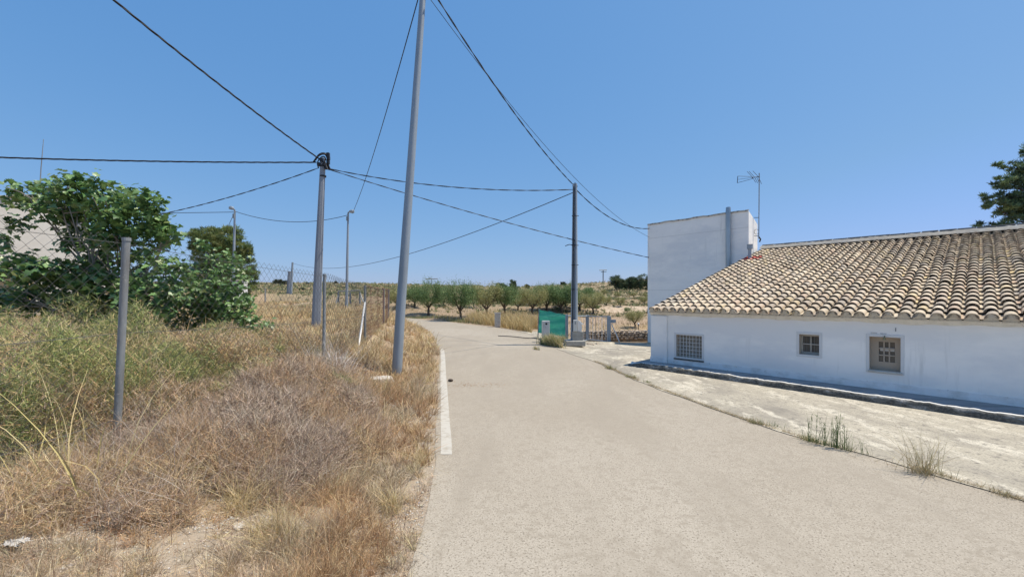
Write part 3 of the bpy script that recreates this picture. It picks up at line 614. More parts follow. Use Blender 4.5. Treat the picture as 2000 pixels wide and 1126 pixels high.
# where the vent stands, in roof coordinates
def roof_px(px, py):
    best = None
    for s in np.arange(0, 6, .04):
        for t in np.arange(0, rlen, .05):
            p = org+ex*s+sv*t; wx = C0.x+math.cos(UA)*p.x-math.sin(UA)*p.y; wy = C0.y+math.sin(UA)*p.x+math.cos(UA)*p.y; wz = p.z+.1
            e = (1000+FP*wx/wy-px)**2+(HOR-FP*(wz-CH)/wy-py)**2
            if best is None or e < best[0]: best = (e, s, t)
    return best[1], best[2]
VS, VT = roof_px(1464, 507)
for i in range(NC+1):
    wob = rg.normal(0, .010, 4)
    for j in range(NR+1):
        f_ = j/NR; xw = np.interp(f_, [0, .33, .66, 1], wob)+colj[i]
        c_ = np.array(TCOL[rg.choice(len(TCOL), p=TW)])*.6+np.array((.52, .425, .315))*.36; c_ = c_*(1+rg.uniform(-.14, .14))*(.86+.28*float(vnoise(np.array([i*.226]), np.array([j*.33]), 1.3, 6)[0]))
        s = j*EXP+rg.normal(0, .012); x = i*PIT+xw+rg.normal(0, .004)+.02
        if abs(i*PIT+.1-VS) < .33 and abs(s+.2-VT) < .36: c_ = np.array((.42, .085, .07))*(1+rg.uniform(-.2, .2))
        ln = min(EXP+.09, rlen-j*EXP+.02)
        rr = .096+rg.normal(0, .003)
        addtile(x+.1, s-(.02 if j == 0 else 0), rr, rr-.022, ln, .012+.018, -.008, c_, rot=rg.normal(0, .02))
        c2 = np.array(TCOL[rg.choice(len(TCOL), p=TW)])*(.82+rg.uniform(-.12, .12))
        if i < NC: addtile(x+.1+PIT/2, s+.06 if j else -.045, .078, .092, ln, .055+.02, .045, c2, inv=True)
mm = MB()
for i in range(NC+1):
    cxx = i*PIT+colj[i]+.12; a_ = np.linspace(0, math.pi, 9); c0_ = org+ex*cxx+nv*(-.01)+sv*.012
    ring = [tuple(c0_+ex*(.082*math.cos(t))+nv*(.082*math.sin(t)*.92+.03)) for t in a_]; low = [tuple(c0_+ex*.11-nv*.05), tuple(c0_-ex*.11-nv*.05)]
    mm.add(ring+low, [tuple(range(9))+(10, 9)][:1])
mm.build('tile_end_mortar', mat('eave_mortar', (.62, .56, .46), .95, noise=[(20, (.40, .35, .28), .5, .7, 6)], bump=(30, .6, .01)), house)
roof = npmesh('roof', np.concatenate(TV), [np.concatenate(TF4)], M['tile'], house, col=np.concatenate(TC), smooth=False)
roof.data.set_sharp_from_angle(angle=R(50)) if hasattr(roof.data, 'set_sharp_from_angle') else None
roof.data.polygons.foreach_set("use_smooth", [True]*len(roof.data.polygons)); roof.data.set_sharp_from_angle(angle=R(50))
# roof deck below and rear slope
mb = MB(); P0 = org-nv*.03; mb.add([P0, P0+ex*(HL+.1), P0+ex*(HL+.1)+sv*rlen, P0+sv*rlen], [(0, 1, 2, 3)])
mb.add([(-.06, DEP-.02, ZR+.02), (HL, DEP-.02, ZR+.02), (HL, 2*DEP-1.8, 1.9), (-.06, 2*DEP-1.8, 1.9)], [(0, 1, 2, 3)]); mb.build('roof_deck', M['mortar'], house)
# ridge: mortar band with grey cap tiles
mb = MB(); n = 160
zr = ZR+.09
for i in range(n):
    def pr(x): j = .018*math.sin(x*5.3)+.014*math.sin(x*17+1)+.02*math.sin(x*27.8); return [(x, DEP-.30+j, zr-.075), (x, DEP-.17, zr+.03+j*.3), (x, DEP-.08, zr+.085+j*.3), (x, DEP+.12, zr+.085), (x, DEP+.25, zr-.1)]
    xa = -.05+(HL+.05)*i/n; xb = -.05+(HL+.05)*(i+1)/n; mb.add(pr(xa)+pr(xb), [(k, k+5, k+6, k+1) for k in range(4)])
rd = mb.build('ridge', M['mortar'], house, smooth=True)
mb = MB()
x = 0.0; rr_ = random.Random(2)
while x < HL-.4:
    l = rr_.uniform(.38, .46); mb.box((x, DEP-.10, zr+.088), (x+l-.015, DEP+.14, zr+.108+rr_.uniform(0, .012))); x += l+rr_.choice([0, 0, .02])
mb.build('ridge_cap', M['galv2'] if False else mat('grey_cap', (.24, .23, .21), .9, noise=[(5, (.34, .31, .27), .45, .6, 5)]), house)
# roof vent
vp = org+ex*VS+sv*VT; mb = MB(); mb.tube([vp-Vector((0, 0, .1)), vp+Vector((0, 0, .50))], .065, 14); mb.tube([vp+Vector((0, 0, .44)), vp+Vector((0, 0, .62))], .105, 14)
mb.tube([vp+Vector((0, 0, .60)), vp+Vector((0, 0, .63))], [.11, .115], 14); mb.build('roof_vent', M['galv'], house, smooth=True)

# walkway slab and kerb in front (setting)
def loc2w(s, t, z): return Vector((C0.x+math.cos(UA)*s-math.sin(UA)*t, C0.y+math.sin(UA)*s+math.cos(UA)*t, z))
def ky(s): return -.80-.052*s
ns = 220; Vv = []; Fv = []
for i in range(ns+1):
    s = -.28+(HL+.2)*i/ns
    Vv += [loc2w(s, .02, .1), loc2w(s, ky(s)+.17, .098)]
for i in range(ns): Fv.append((2*i, 2*i+1, 2*i+3, 2*i+2))
wk = npmesh('walkway', np.array(Vv), [np.array(Fv)], M['slab']); wk["kind"] = "structure"
if wk.data.polygons[0].normal.z < 0: wk.data.flip_normals()
wk.location.z = .004
Vv = []; prof = None; ns = 500; r_ = np.random.RandomState(5); sm = lambda a, k=5: np.convolve(a, np.ones(k)/k, 'same')
j1 = sm(r_.normal(0, .020, ns+1)); j2 = sm(r_.normal(0, .012, ns+1)); j3 = sm(r_.normal(0, .016, ns+1))
for i in range(ns+1):
    s = -.34+(HL+.2)*i/ns; k = ky(s)
    e = min(1, (i+1)/14)**.5
    for (t, z) in ((k+.20, .03), (k+.185+j1[i], .118+j2[i]), (k+.10+j1[i], .150*e+j2[i]), (k+.045+j1[i], .145*e+j2[i]), (k+.012+j3[i], .112*e+j2[i]), (k+j3[i], .06), (k-.02+j1[i], -.04)): Vv.append(loc2w(s, t, z))
Fv = []; mi = []
for i in range(ns):
    for q in range(6):
        Fv.append((7*i+q, 7*i+q+1, 7*i+q+8, 7*i+q+7)); mi.append(0 if q < 3 else 1)
Fv = np.array(Fv); 
kb = npmesh('kerb', np.array(Vv), [Fv], None, mats=[M['kerb_top'], M['kerb_front']], midx=mi); kb["kind"] = "structure"
kb.data.validate(); kb.data.update()
if kb.data.polygons[2].normal.z < 0: kb.data.flip_normals()

# ------------------------------------------------------------------ tall white building behind the house
TB = 8.06; box_r = loc2w(-.12, TB, 0); bz = 5.70
tall = empty('tall_building', (box_r.x, box_r.y, -.3), 'tall windowless white block rising behind the left end of the tiled house', 'building', UA)
BLn = 4.75; zt = bz+.3; D1 = 1.06
mb = MB(); n = 30
xs = [-BLn+BLn*i/n for i in range(n+1)]; rb_ = random.Random(4); jt = [rb_.uniform(-.015, .02) for _ in xs]
front = [(x, 0, 0) for x in xs]+[(x, 0, zt-.02+jt[i]) for i, x in enumerate(xs)]; k = n+1
mb.add(front, [(i, i+1, k+i+1, k+i) for i in range(n)])
back = [(x, D1, zt-.47+jt[i]) for i, x in enumerate(xs)]; o = len(mb.v)
mb.add([(x, 0, zt-.02+jt[i]) for i, x in enumerate(xs)]+back, [(i, i+1, k+i+1, k+i) for i in range(n)])
mb.add([(0, 0, 0), (0, D1, 0), (0, D1, zt-.47+jt[-1]), (0, 0, zt-.02+jt[-1])], [(0, 1, 2, 3)])
mb.add([(-BLn, 0, 0), (-BLn, D1, 0), (-BLn, D1, zt-.47+jt[0]), (-BLn, 0, zt-.02+jt[0])], [(3, 2, 1, 0)])
mb.add([(0, D1, 0), (-BLn, D1, 0), (-BLn, D1, zt-.47), (0, D1, zt-.47)], [(0, 1, 2, 3)])
mb.box((-BLn, D1+.002, 0), (-.003, 4.2, 4.05)); mb.build('wall', M['white'], tall)
for z_ in (zt-.72, 2.65): MB().box((-BLn+.01, -.005, z_), (-.005, -.001, z_+.010)).build('render_joint', M['kerb_whitewash2'], tall)
mb = MB()
for i in range(n): 
    a_, b_ = xs[i], xs[i+1]; mb.add([(a_, -.03, zt-.03+jt[i]), (b_, -.03, zt-.03+jt[i+1]), (b_, -.03, zt+.04+jt[i+1]), (a_, -.03, zt+.04+jt[i]), (a_, .12, zt+.045+jt[i]), (b_, .12, zt+.045+jt[i+1])], [(0, 1, 2, 3), (3, 2, 5, 4)])
mb.build('coping', mat('coping_mortar', (.50, .46, .39), .95, noise=[((9, 9, 9), (.20, .18, .16), .5, .62, 6)], bump=(20, .5, .01)), tall)
sflue = -.78; mb = MB(); mb.tube([(sflue, -.13, 2.3), (sflue, -.13, zt-.02)], .105, 16); mb.tube([(sflue, -.13, zt-.02), (sflue, -.13, zt+.24)], [.112, .09], 16)
for z_ in (4.3, 3.35, 5.3): mb.tube([(sflue, -.13, z_), (sflue, -.13, z_+.025)], .112, 16)
mb.box((sflue-.02, -.1, zt-1.2), (sflue+.02, 0, zt-1.17)); mb.build('flue_pipe', mat('galvanised_flue', (.42, .47, .50), .4, .7, noise=[((6, 6, 1), (.34, .38, .41), .45, .6, 4)]), tall, smooth=True)
# tv antenna on its mast, bolted to the sunlit side
ap = at(1482, 466, 18.3); tp = at(1484, 338, 18.3)
ant = empty('tv_antenna', (ap.x, ap.y, ap.z), 'black television aerial on a thin mast above the tiled roof end', 'antenna')
mb = MB(); L_ = tp.z-ap.z; mb.tube([(0, 0, 0), (.02, 0, L_)], .02, 8); mb.build('mast', M['galv2'], ant, smooth=True)
hp = at(1484, 345, 18.3)-ap
mb = MB(); d = Vector((-.94, .1, -.06)); q0 = hp; e0 = hp+d*.34
mb.tube([q0, e0], .014, 6)
for k_ in range(4):
    p_ = q0+d*(.06+.085*k_); mb.tube([p_+Vector((.20, .1, -.30+.03*k_))*.95, p_], .009, 5); mb.tube([p_, p_+Vector((-.20, .1, .30))*.95], .009, 5) if k_ in (0, 2, 3) else None
mb.build('reflector', M['cable'], ant)
mb = MB(); f0 = at(1441, 344, 18.3)-ap; f1 = at(1440, 357, 18.3)-ap; f2 = at(1469, 345, 18.3)-ap; f3 = at(1470, 349, 18.3)-ap
mb.tube([f0, f1], .014, 6); mb.tube([f0, f2], .009, 5); mb.tube([f1, f3], .009, 5); mb.tube([(f0+f1)/2, (f2+f3)/2], .007, 5); mb.tube([f2, f3, e0], .012, 5); mb.build('boom', M['cable'], ant)
mb = MB()
for z_ in (.12, .92): MB().tube([(-.2, 0, z_), (0, 0, z_)], .012, 6).build('bracket', M['cable'], ant)
mb.tube([(-.1+.10*math.cos(a_), .0, .30+.11*math.sin(a_)) for a_ in np.linspace(0, 6.28, 14)], .008, 5, cap=False); mb.build('cable_coil', M['cable'], ant); MB().tube([(0, 0, .08), (.08, 0, -.02), (.03, 0, -.14)], .03, 6).build('foot', M['cable'], ant)

# ------------------------------------------------------------------ poles
def tilt_pole(name, base, top, r0, r1, n, m, label, cat='pole', mid=None):
    e = empty(name, base, label, cat); mb = MB(); d = Vector(top)-Vector(base); N_ = 6
    mb.tube([Vector((0, 0, -.3))+d*0, *[d*(k/N_) for k in range(1, N_+1)]], [r0]+[r0+(r1-r0)*k/N_ for k in range(1, N_+1)], n)
    mb.build('shaft', m, e, smooth=(n > 10)); return e, d
bA = Vector((-2.78, 10.05, H1(-2.78, 10.05)-.03)); tA = at(827, -22, 10.05)
eA, dA = tilt_pole('utility_pole', bA, tA, .120, .070, 24, M['galv'], 'tall smooth grey steel pole leaning beside the road, nearest of the poles', 'utility pole')
mb = MB(); mb.tube([dA*.995, dA*1.006], [.075, .06], 16); mb.build('pole_cap', M['galv2'], eA)
bB = at(617, 640, 17); bB.z = H1(bB.x, bB.y)-.02; tB = at(631, 309, 17)
eB, dB = tilt_pole('utility_pole', bB, tB, .195, .105, 8, M['concpole'], 'thick octagonal grey pole in the field carrying a looped bundle of cables', 'utility pole')
yC = 17.8; bC = at(1121.5, 655, yC); bC.z = H1(bC.x, yC); tC = at(1123, 359, yC)
eC = empty('utility_pole', bC, 'grey ribbed pole standing on a concrete block beside the metal gate', 'utility pole')
dC = tC-bC; mb = MB()
def hprof(w_, d_): return [(-w_, -d_), (w_, -d_), (w_, -d_*.45), (w_*.35, -d_*.4), (w_*.35, d_*.4), (w_, d_*.45), (w_, d_), (-w_, d_), (-w_, d_*.45), (-w_*.35, d_*.4), (-w_*.35, -d_*.4), (-w_, -d_*.45)]
rz_ = Matrix.Rotation(R(70), 3, 'Z'); pa = [rz_@Vector((x, y, -.1)) for x, y in hprof(.15, .13)]; pb = [rz_@Vector((x, y, 0))+dC for x, y in hprof(.085, .08)]
mb.add(pa+pb, [(i, (i+1) % 12, 12+(i+1) % 12, 12+i) for i in range(12)]+[tuple(range(12, 24))]); mb.build('shaft', M['galv'], eC)
mb = MB(); mb.tube([Vector((.06, -.14, .9)), Vector((.06, -.14, .9)).lerp(dC+Vector((.03, -.1, 0)), .6)], .015, 8); mb.tube([Vector((-.10, -.13, 1.0)), dC*.98+Vector((-.06, -.09, 0))], .018, 8)
for f_ in (.35, .5, .62, .8): mb.tube([dC*f_+Vector((-.15, -.12, 0)), dC*f_+Vector((.15, -.12, 0))], .014, 6)
mb.build('conduit', M['cable'], eC)
mb = MB(); hk = dC*.62; mb.tube([hk+Vector((0, -.1, 0)), hk+Vector((-.25, -.15, .03)), hk+Vector((-.42, -.15, -.03))], .016, 6); mb.build('cable_hook', M['cable'], eC)
MB().tube([dC*.65+Vector((0, -.1, 0)), dC*.65+Vector((-.35, -.15, .1))], .012, 6).build('cable_hook', M['cable'], eC)
mb = MB(); mb.tube([dC+Vector((-.1, 0, -.1)), dC+Vector((0, 0, .05)), dC+Vector((.1, 0, -.12))], .02, 6); mb.build('cable_hook', M['cable'], eC)

def lamp_post(px, pyt, Y, label, headdx):
    x = (px-1000)/FP*Y; b = Vector((x-.12*Y/30, Y, 0)); b.z = H1(b.x, Y); t = at(px, pyt, Y); e = empty('street_lamp', b, label, 'street lamp')
    d = t-b; mb = MB(); mb.tube([(0, 0, -.2), d*.5, d], [.11, .085, .06], 12); mb.build('post', M['galv'], e, smooth=True)
    mb = MB(); h = d+Vector((0, 0, .04)); a = h+Vector((headdx[0]*.45, headdx[1]*.45, .07)); z = h+Vector((headdx[0], headdx[1], .06))
    mb.tube([d-Vector((0, 0, .05)), h, a], [.05, .05, .05], 8); mb.tube([a-Vector((headdx[0]*.2, 0, 0)), a, z.lerp(a, .2), z], [.07, .12, .13, .05], 10)
    mb.build('lamp_head', M['galv'], e, smooth=True)
    mb = MB(); mb.box((-.1, -.1, -.55), (.02, -.03, -.25), org=d); mb.build('junction_box', M['galv2'], e); return e, b, d
eD, bD, dD = lamp_post(680, 416, 30, 'slim street lamp in the dry field with its head pointing right', (.46, -.1))
eE, bE, dE = lamp_post(458.5, 411, 30, 'slim street lamp in front of the round pine tree', (-.02, -.5))
bF = at(568, 575, 62); bF.z = H1(bF.x, bF.y); tF = at(571.5, 512, 62)
eF, dF = tilt_pole('utility_pole', bF, tF, .2, .13, 10, M['galv'], 'small distant grey pole on the dry hillside left of the octagonal pole', 'utility pole')
mb = MB(); mb.tube([(-.6, .5, -.2), (-.45, .5, dF.z*.72)], [.3, .24], 8); mb.build('stub_post', M['concpole'], eF)
for (px, y0, y1, Y, lab, arm) in [(1178, 551, 527, 178, 'tiny far utility pole with crossarm on the right hand hill ridge', 1.6), (843, 580, 544, 150, 'tiny far utility pole with flat crossarm behind the almond trees', 2.2)]:
    b = at(px, y0, Y); b.z = H1(b.x, Y)-.3; t = at(px, y1, Y); e = empty('utility_pole', b, lab, 'utility pole'); d = t-b
    thin = .10 if arm > 2 else .22
    MB().tube([(0, 0, 0), d], thin, 6).build('shaft', M['galv2'], e)
    mb = MB(); mb.tube([d+Vector((-arm, 0, -.1)), d+Vector((arm, 0, 0))], .16, 6); mb.tube([d+Vector((-arm*.6, 0, -.9)), d+Vector((arm*.9, 0, -.7))], .12, 6) if arm < 2 else None
    mb.build('crossarm', M['galv2'], e)

# cable bundle on the octagonal pole
T = tB; e = empty('cable_bundle', T, 'looped black cable bundle with clamps on top of the octagonal pole', 'cables')
def lp(pts, r, n=6): 
    Q = crom([tuple((at(x, y, 17+dy)-T)) for x, y, dy in pts], 6); return ([Vector(q) for q in Q], r, n)
mb = MB()
for pts, r in [([(612, 317, 0), (620, 306, -.1), (628, 301, -.15), (636, 302, -.1), (640, 312, 0), (638, 322, 0), (633, 330, 0)], .035), ([(616, 313, 0), (622, 303, 0), (630, 299, 0), (638, 301, 0), (642, 308, 0), (641, 320, 0), (645, 331, 0)], .03),
               ([(622, 328, 0), (620, 318, 0), (626, 308, 0), (633, 306, 0), (637, 313, 0)], .025), ([(641, 304, 0), (643, 312, 0), (640, 322, 0), (643, 332, 0)], .03), ([(630, 322, -.2), (634, 315, -.2), (637, 324, -.2), (640, 331, -.2)], .03)]:
    P_, r, n_ = lp(pts, r); mb.tube(P_, r, n_)
mb.build('loop', M['cable'], e)
mb = MB()
for (px, py) in ((641, 302), (641.5, 309), (641, 317), (623, 321), (637, 327), (628, 313)): p_ = at(px, py, 16.9)-T; MB().box((-.05, -.06, -.07), (.05, .06, .07), org=p_).build('clamp', M['cable'], e)
for z_ in (.3, .7): MB().tube([(0, 0, -z_), (0, 0, -z_-.06)], .13, 8).build('pole_band', M['cable'], e)

# ------------------------------------------------------------------ overhead cables
def cable(p0, p1, via, r, label, strands=1, cutp=None):
    p0 = Vector(p0); p1 = Vector(p1); N_ = 60
    def pt(t, sag): p = p0.lerp(p1, t); p.z -= 4*t*(1-t)*sag; return p
    sag = .0
    if via:
        best = min(((abs(1000+FP*pt(t, 0).x/pt(t, 0).y-via[0]), t) for t in np.linspace(.02, .98, 400)), key=lambda q: q[0]); t = best[1]; p = pt(t, 0)
        zn = CH+(HOR-via[1])/FP*p.y; sag = (p.z-zn)/(4*t*(1-t))
    e0 = p0; mb = MB()
    if strands == 1: mb.tube([pt(k/N_, sag)-e0 for k in range(N_+1)], r, 6)
    else:
        Lc = (p1-p0).length; M_ = int(Lc/.09)
        for q in range(strands):
            pts = []
            for k in range(M_+1):
                p = pt(k/M_, sag)-e0; a = k*.45+q*2*math.pi/strands; d_ = (p1-p0).normalized(); s_ = d_.cross(Vector((0, 0, 1))).normalized(); u_ = s_.cross(d_)
                pts.append(p+(s_*math.cos(a)+u_*math.sin(a))*r*.8)
            mb.tube(pts, r*.75, 5)
    o = mb.build('overhead_cable', M['cable'], None, smooth=True); o.location = e0; return tag(o, label, 'cable', 'overhead cables')
topA = bA+dA
cable(at(40, -150, 8.5), at(626, 312, 17), (400, 143), 0.0203, 'thick twisted cable descending from the top left sky to the octagonal pole', 3)
cable(at(-200, 300, 14), at(618, 317, 17), (300, 315), 0.0203, 'thick twisted cable running level across the left sky above the fig tree', 3)
cable(at(622, 328, 17), at(175, 440, 21.5), (505, 368), 0.0156, 'twisted cable from the octagonal pole down left towards the fig tree', 2)
cable(at(456, 414, 30), at(150, 416, 27), (390, 415), 0.0187, 'thin level cable between the pine side street lamp and the fig tree')
cable(at(460, 413, 30), at(679, 420, 30), (570, 433), 0.0187, 'thin sagging cable strung between the two street lamps')
cable(at(457, 417, 30), at(442, 450, 33), None, 0.0156, 'short stay cable slanting from the left street lamp into the pine')
cable(at(688, 417, 29.8), at(820, -14, 10.02), (745, 250), 0.0133, 'curving cable from the right street lamp up to the near leaning pole')
cable(at(640, 329, 17), at(1119, 370, yC), (850, 362), 0.0156, 'twisted cable from the octagonal pole level across to the pole by the gate', 2)
pw = Vector(loc2w(-4.85, TB-.02, 0)); 
cable(at(640, 330, 17), at(1268.5, 503, pw.y), (1000, 437), 0.0140, 'lower cable from the octagonal pole slanting down to the tall white building', 2)
cable(at(573, 514, 62), at(1119, 376, yC), (780, 501), 0.0172, 'long sagging cable from the distant hillside pole up to the pole by the gate')
cable(at(846, -16, 10.02), at(1119, 360, yC), (1010, 228), 0.0148, 'cable from the near leaning pole top down to the pole by the gate', 2)
cable(at(834, -10, 10.02), at(1268.5, 463, pw.y), (985, 190), 0.0070, 'thin wire from the near leaning pole past the gate pole to the white building')
cable(at(1125, 370, yC), at(1268.5, 446, pw.y), (1190, 424), 0.0156, 'sagging cable between the gate pole and the top of the white building', 2)

# ------------------------------------------------------------------ gate, screen, cabinets, stone wall
gL = G(1107, 671); gM = G(1147, 667); gR = G(1189, 669)
yG = gR.y; gate = empty('metal_gate', gR, 'low galvanised gate with upright bars beside the gate pole', 'gate')
def zat(py, Y): return CH+(HOR-py)/FP*Y
def post(mb, p, ztop, w_=.06): mb.box((-w_, -w_, -.05), (w_, w_, ztop-p.z), org=p-gR)
for p, yt, w_ in ((gL, 614, .06), (gM, 615, .085), (gR, 617, .085)): mb = MB(); post(mb, p, zat(yt, p.y), w_); mb.build('gate_post', M['galv'], gate, bevel=.008)
def rel(px, py, Y): return at(px, py, Y)-gR
mb = MB(); mb.tube([rel(1107, 616, gL.y), rel(1147, 617, gM.y), rel(1189, 618, gR.y)], .03, 6); mb.tube([rel(1147, 662, gM.y), rel(1189, 667, gR.y)], .035, 6); mb.tube([rel(1107, 669, gL.y), rel(1147, 664, gM.y)], .035, 6); mb.build('rail', M['galv'], gate)
for k in range(1, 5):
    f = k/5; a_ = rel(1107, 616, gL.y).lerp(rel(1147, 616, gM.y), f); b_ = rel(1107, 669, gL.y).lerp(rel(1147, 664, gM.y), f); MB().tube([a_, b_], .009, 6).build('bar', M['white_metal'], gate)
for k in range(1, 7):
    f = k/7; a_ = rel(1147, 617, gM.y).lerp(rel(1189, 618, gR.y), f); b_ = rel(1147, 664, gM.y).lerp(rel(1189, 668, gR.y), f); MB().tube([a_, b_], .016 if k in (2, 3, 5) else .009, 6).build('bar', M['white_metal'] if k != 3 else M['galv2'], gate)
mb = MB(); mb.box((.05, -.05, -.08), (.32, .08, .08), org=rel(1190, 627, yG)); mb.build('gate_motor', M['galv'], gate, bevel=.01)
mb = MB(); mb.tube([rel(1194, 632, yG), rel(1203, 651, yG-.2), rel(1210, 668, yG-.4)], .024, 6); mb.build('brace', M['white_metal'], gate)
# green netted panel
sg = G(1051, 657); Ys = 18.9
scn = empty('netted_panel', G(1080, 664), 'green shade netting stretched on a leaning panel left of the gate pole', 'screen'); o0 = scn.location.copy()
cs_ = [at(1053, 604, 20.6), at(1107, 614.5, 19.6), at(1105, 658, 19.6), at(1050.5, 649, 20.6)]
nU, nV = 24, 14; Vn = []
for j in range(nV+1):
    for i in range(nU+1):
        u, v = i/nU, j/nV; p = (cs_[0]*(1-u)+cs_[1]*u)*(1-v)+(cs_[3]*(1-u)+cs_[2]*u)*v
        p = p+Vector((0, .05*math.sin(u*9+v*3)+.03*math.sin(v*16+u*5), -.035*math.sin(u*math.pi*4)*(1-v)*.6)); Vn.append(p-o0)
ii = np.arange((nU+1)*(nV+1)).reshape(nV+1, nU+1); Fn = np.stack([ii[:-1, :-1], ii[1:, :-1], ii[1:, 1:], ii[:-1, 1:]], -1).reshape(-1, 4)
npmesh('netting', np.array(Vn), [Fn], M['green_net'], scn, smooth=True)
for a_, b_ in ((0, 3), (1, 2)):
    p, q = cs_[a_]-o0, cs_[b_]-o0; q = q-Vector((0, 0, .45)); mb = MB(); mb.tube([p+Vector((0, .03, .03)), q+Vector((0, .03, 0))], .03, 8); mb.build('post', M['galv2'], scn)
mb = MB(); mb.tube([cs_[0]-o0+Vector((0, .03, 0)), cs_[1]-o0+Vector((0, .03, 0))], .014, 6); mb.build('wire', M['cable'], scn)
# small white meter cabinet before the netting
g = G(1066, 668); zt_ = zat(626, g.y); cb = empty('meter_cabinet', g, 'small white meter cabinet with a black round dial before the green netting', 'cabinet', R(8))
MB().box((-.16, -.1, 0), (.16, .12, zt_-g.z)).build('body', M['cabinet'], cb, bevel=.012); MB().tube([(0, -.102, zt_-g.z-.13), (0, -.118, zt_-g.z-.13)], .045, 14).build('dial', M['black'], cb)
MB().box((-.03, -.112, zt_-g.z-.3), (-.015, -.1005, zt_-g.z-.27)).build('lock', M['black'], cb)
# block under the pole with two cabinets
yb_ = 17.5; blk = empty('pole_plinth', (bC.x, bC.y, bC.z), 'grey cement block on a rough slab at the foot of the gate pole', 'plinth')
def bx(px0, px1, py0, py1, yf, dep, mt, name, par, o_, bev=.012):
    a_ = at(px0, py1, yf)-o_; b_ = at(px1, py0, yf)-o_; return MB().box((a_.x, 0+yf-o_.y, a_.z), (b_.x, yf+dep-o_.y, b_.z)).build(name, mt, par, bevel=bev)
ob = blk.location.copy()
bx(1118, 1139, 647, 665, yb_, .55, M['blockwork'], 'block', blk, ob); bx(1106, 1144, 665.5, 676, yb_-.2, 1.0, M['blockwork'], 'slab', blk, ob, .03)
cb = empty('meter_cabinet', at(1123, 647, yb_), 'narrow grey-white meter cabinet strapped to the pole by the gate', 'cabinet'); oo = cb.location.copy()
bx(1120, 1127.5, 624.5, 646.8, yb_-.06, .1, M['cabinet'], 'body', cb, oo); bx(1122.8, 1125, 627.5, 633, yb_-.072, .011, M['galv2'], 'meter_window', cb, oo, .002)
cb = empty('meter_cabinet', at(1133, 647, yb_), 'wider pale meter cabinet with sloped top on the cement block', 'cabinet'); oo = cb.location.copy()
a_ = at(1128.2, 646.8, yb_+.03)-oo; b_ = at(1136.5, 624, yb_+.03)-oo
mb = MB(); mb.add([(a_.x, .03, a_.z), (b_.x, .03, a_.z), (b_.x, .35, a_.z), (a_.x, .35, a_.z), (a_.x, .03, b_.z), (b_.x, .03, b_.z-.12), (b_.x, .35, b_.z-.12), (a_.x, .35, b_.z)], [(0,3,2,1),(4,5,6,7),(0,1,5,4),(1,2,6,5),(2,3,7,6),(3,0,4,7)]); mb.build('body', M['white_metal'], cb, bevel=.01)
mb = MB(); mb.box((b_.x-.05, .0, b_.z-.2), (b_.x+.06, .28, b_.z-.16), rot=None); mb.build('lid', M['white_metal'], cb, bevel=.005)
# rubble retaining wall beyond the gate
wl0 = at(1138, 663, 24.2); wl1 = at(1275, 662, 24.0); mb = MB(); rw = random.Random(8); Lw = (wl1-wl0).length
wall = empty('rubble_wall', wl0, 'low dry stone rubble wall beyond the gate', 'wall')
nlay = 4
for l_ in range(nlay):
    x = 0
    while x < 1:
        w_ = rw.uniform(.16, .36)/Lw*1.0; p = (wl1-wl0)*(x+w_/2)+Vector((0, rw.uniform(-.05, .05), .07+l_*.13+rw.uniform(-.02, .02)))
        sx, sy, sz = w_*Lw*.5, .12, .065*rw.uniform(.8, 1.2); r3 = Matrix.Rotation(rw.uniform(-.25, .25), 3, 'Y')
        vs = [r3@Vector((math.cos(a)*sx*rw.uniform(.8, 1.05)*k, yy, math.sin(a)*sz*rw.uniform(.8, 1.1)*k))+p for yy, k in ((-sy, .75), (-sy*.6, 1), (sy, 1)) for a in np.linspace(0, 2*math.pi, 8)[:-1]]
        mb.add(vs, [tuple(range(7))[::-1]]+[(q*7+i, q*7+(i+1) % 7, q*7+7+(i+1) % 7, q*7+7+i) for q in range(2) for i in range(7)]); x += w_
mb.build('stones', M['stone'], wall)
mb = MB(); mb.box((0, .05, -.1), (Lw, .35, .42)); mb.build('earth_core', M['stone'], wall)
# loose stones by the slab
for i, (px, py, s) in enumerate([(1150, 673, .1), (1158, 674, .08), (1165, 672, .09)]): g = G(px, py); rock('stone', g, s, s*.8, s*.6, ['pale loose stone right of the pole slab', 'smaller pale loose stone between two others near the gate', 'pale loose stone just under the gate bars'][i], M['stone'], seed=40+i)
# garden lamp
g = G(1247, 664); t_ = at(1247, 634, g.y); e = empty('garden_lamp', g, 'small black garden lamp with a white globe by the rubble wall', 'lamp')
d_ = t_-g; MB().tube([(0, 0, 0), (0, 0, d_.z-.05)], .018, 8).build('post', M['cable'], e); MB().tube([(0, 0, d_.z-.06), (0, 0, d_.z)], [.035, .05], 10).build('collar', M['cable'], e)
mb = MB(); mb.tube([(0, 0, d_.z+z_) for z_ in (0, .03, .07, .1, .115)], [.04, .065, .065, .04, .01], 12); mb.build('globe', M['white_metal'], e, smooth=True)
# thin black strand drawn along the road edge, and a stake
hp_ = [G(973, 657), G(1000, 658.5), G(1030, 661.5), G(1044, 661), G(1052, 663), G(1056, 665)]
pts = [Vector(p)+Vector((0, 0, .045)) for p in crom([tuple(p) for p in hp_], 6)]
mb = MB(); mb.tube([p-pts[0] for p in pts], .02, 6); o = mb.build('strand', M['cable'], None); o.location = pts[0]; tag(o, 'thin black strand lying across the concrete edge left of the netting', 'strand')
g = G(1056, 673); mb = MB(); mb.tube([(0, 0, -.05), (0, 0, .22)], .016, 6); o = mb.build('stake', M['galv2'], None); o.location = g; tag(o, 'short dark stake at the end of the thin black strand', 'stake')
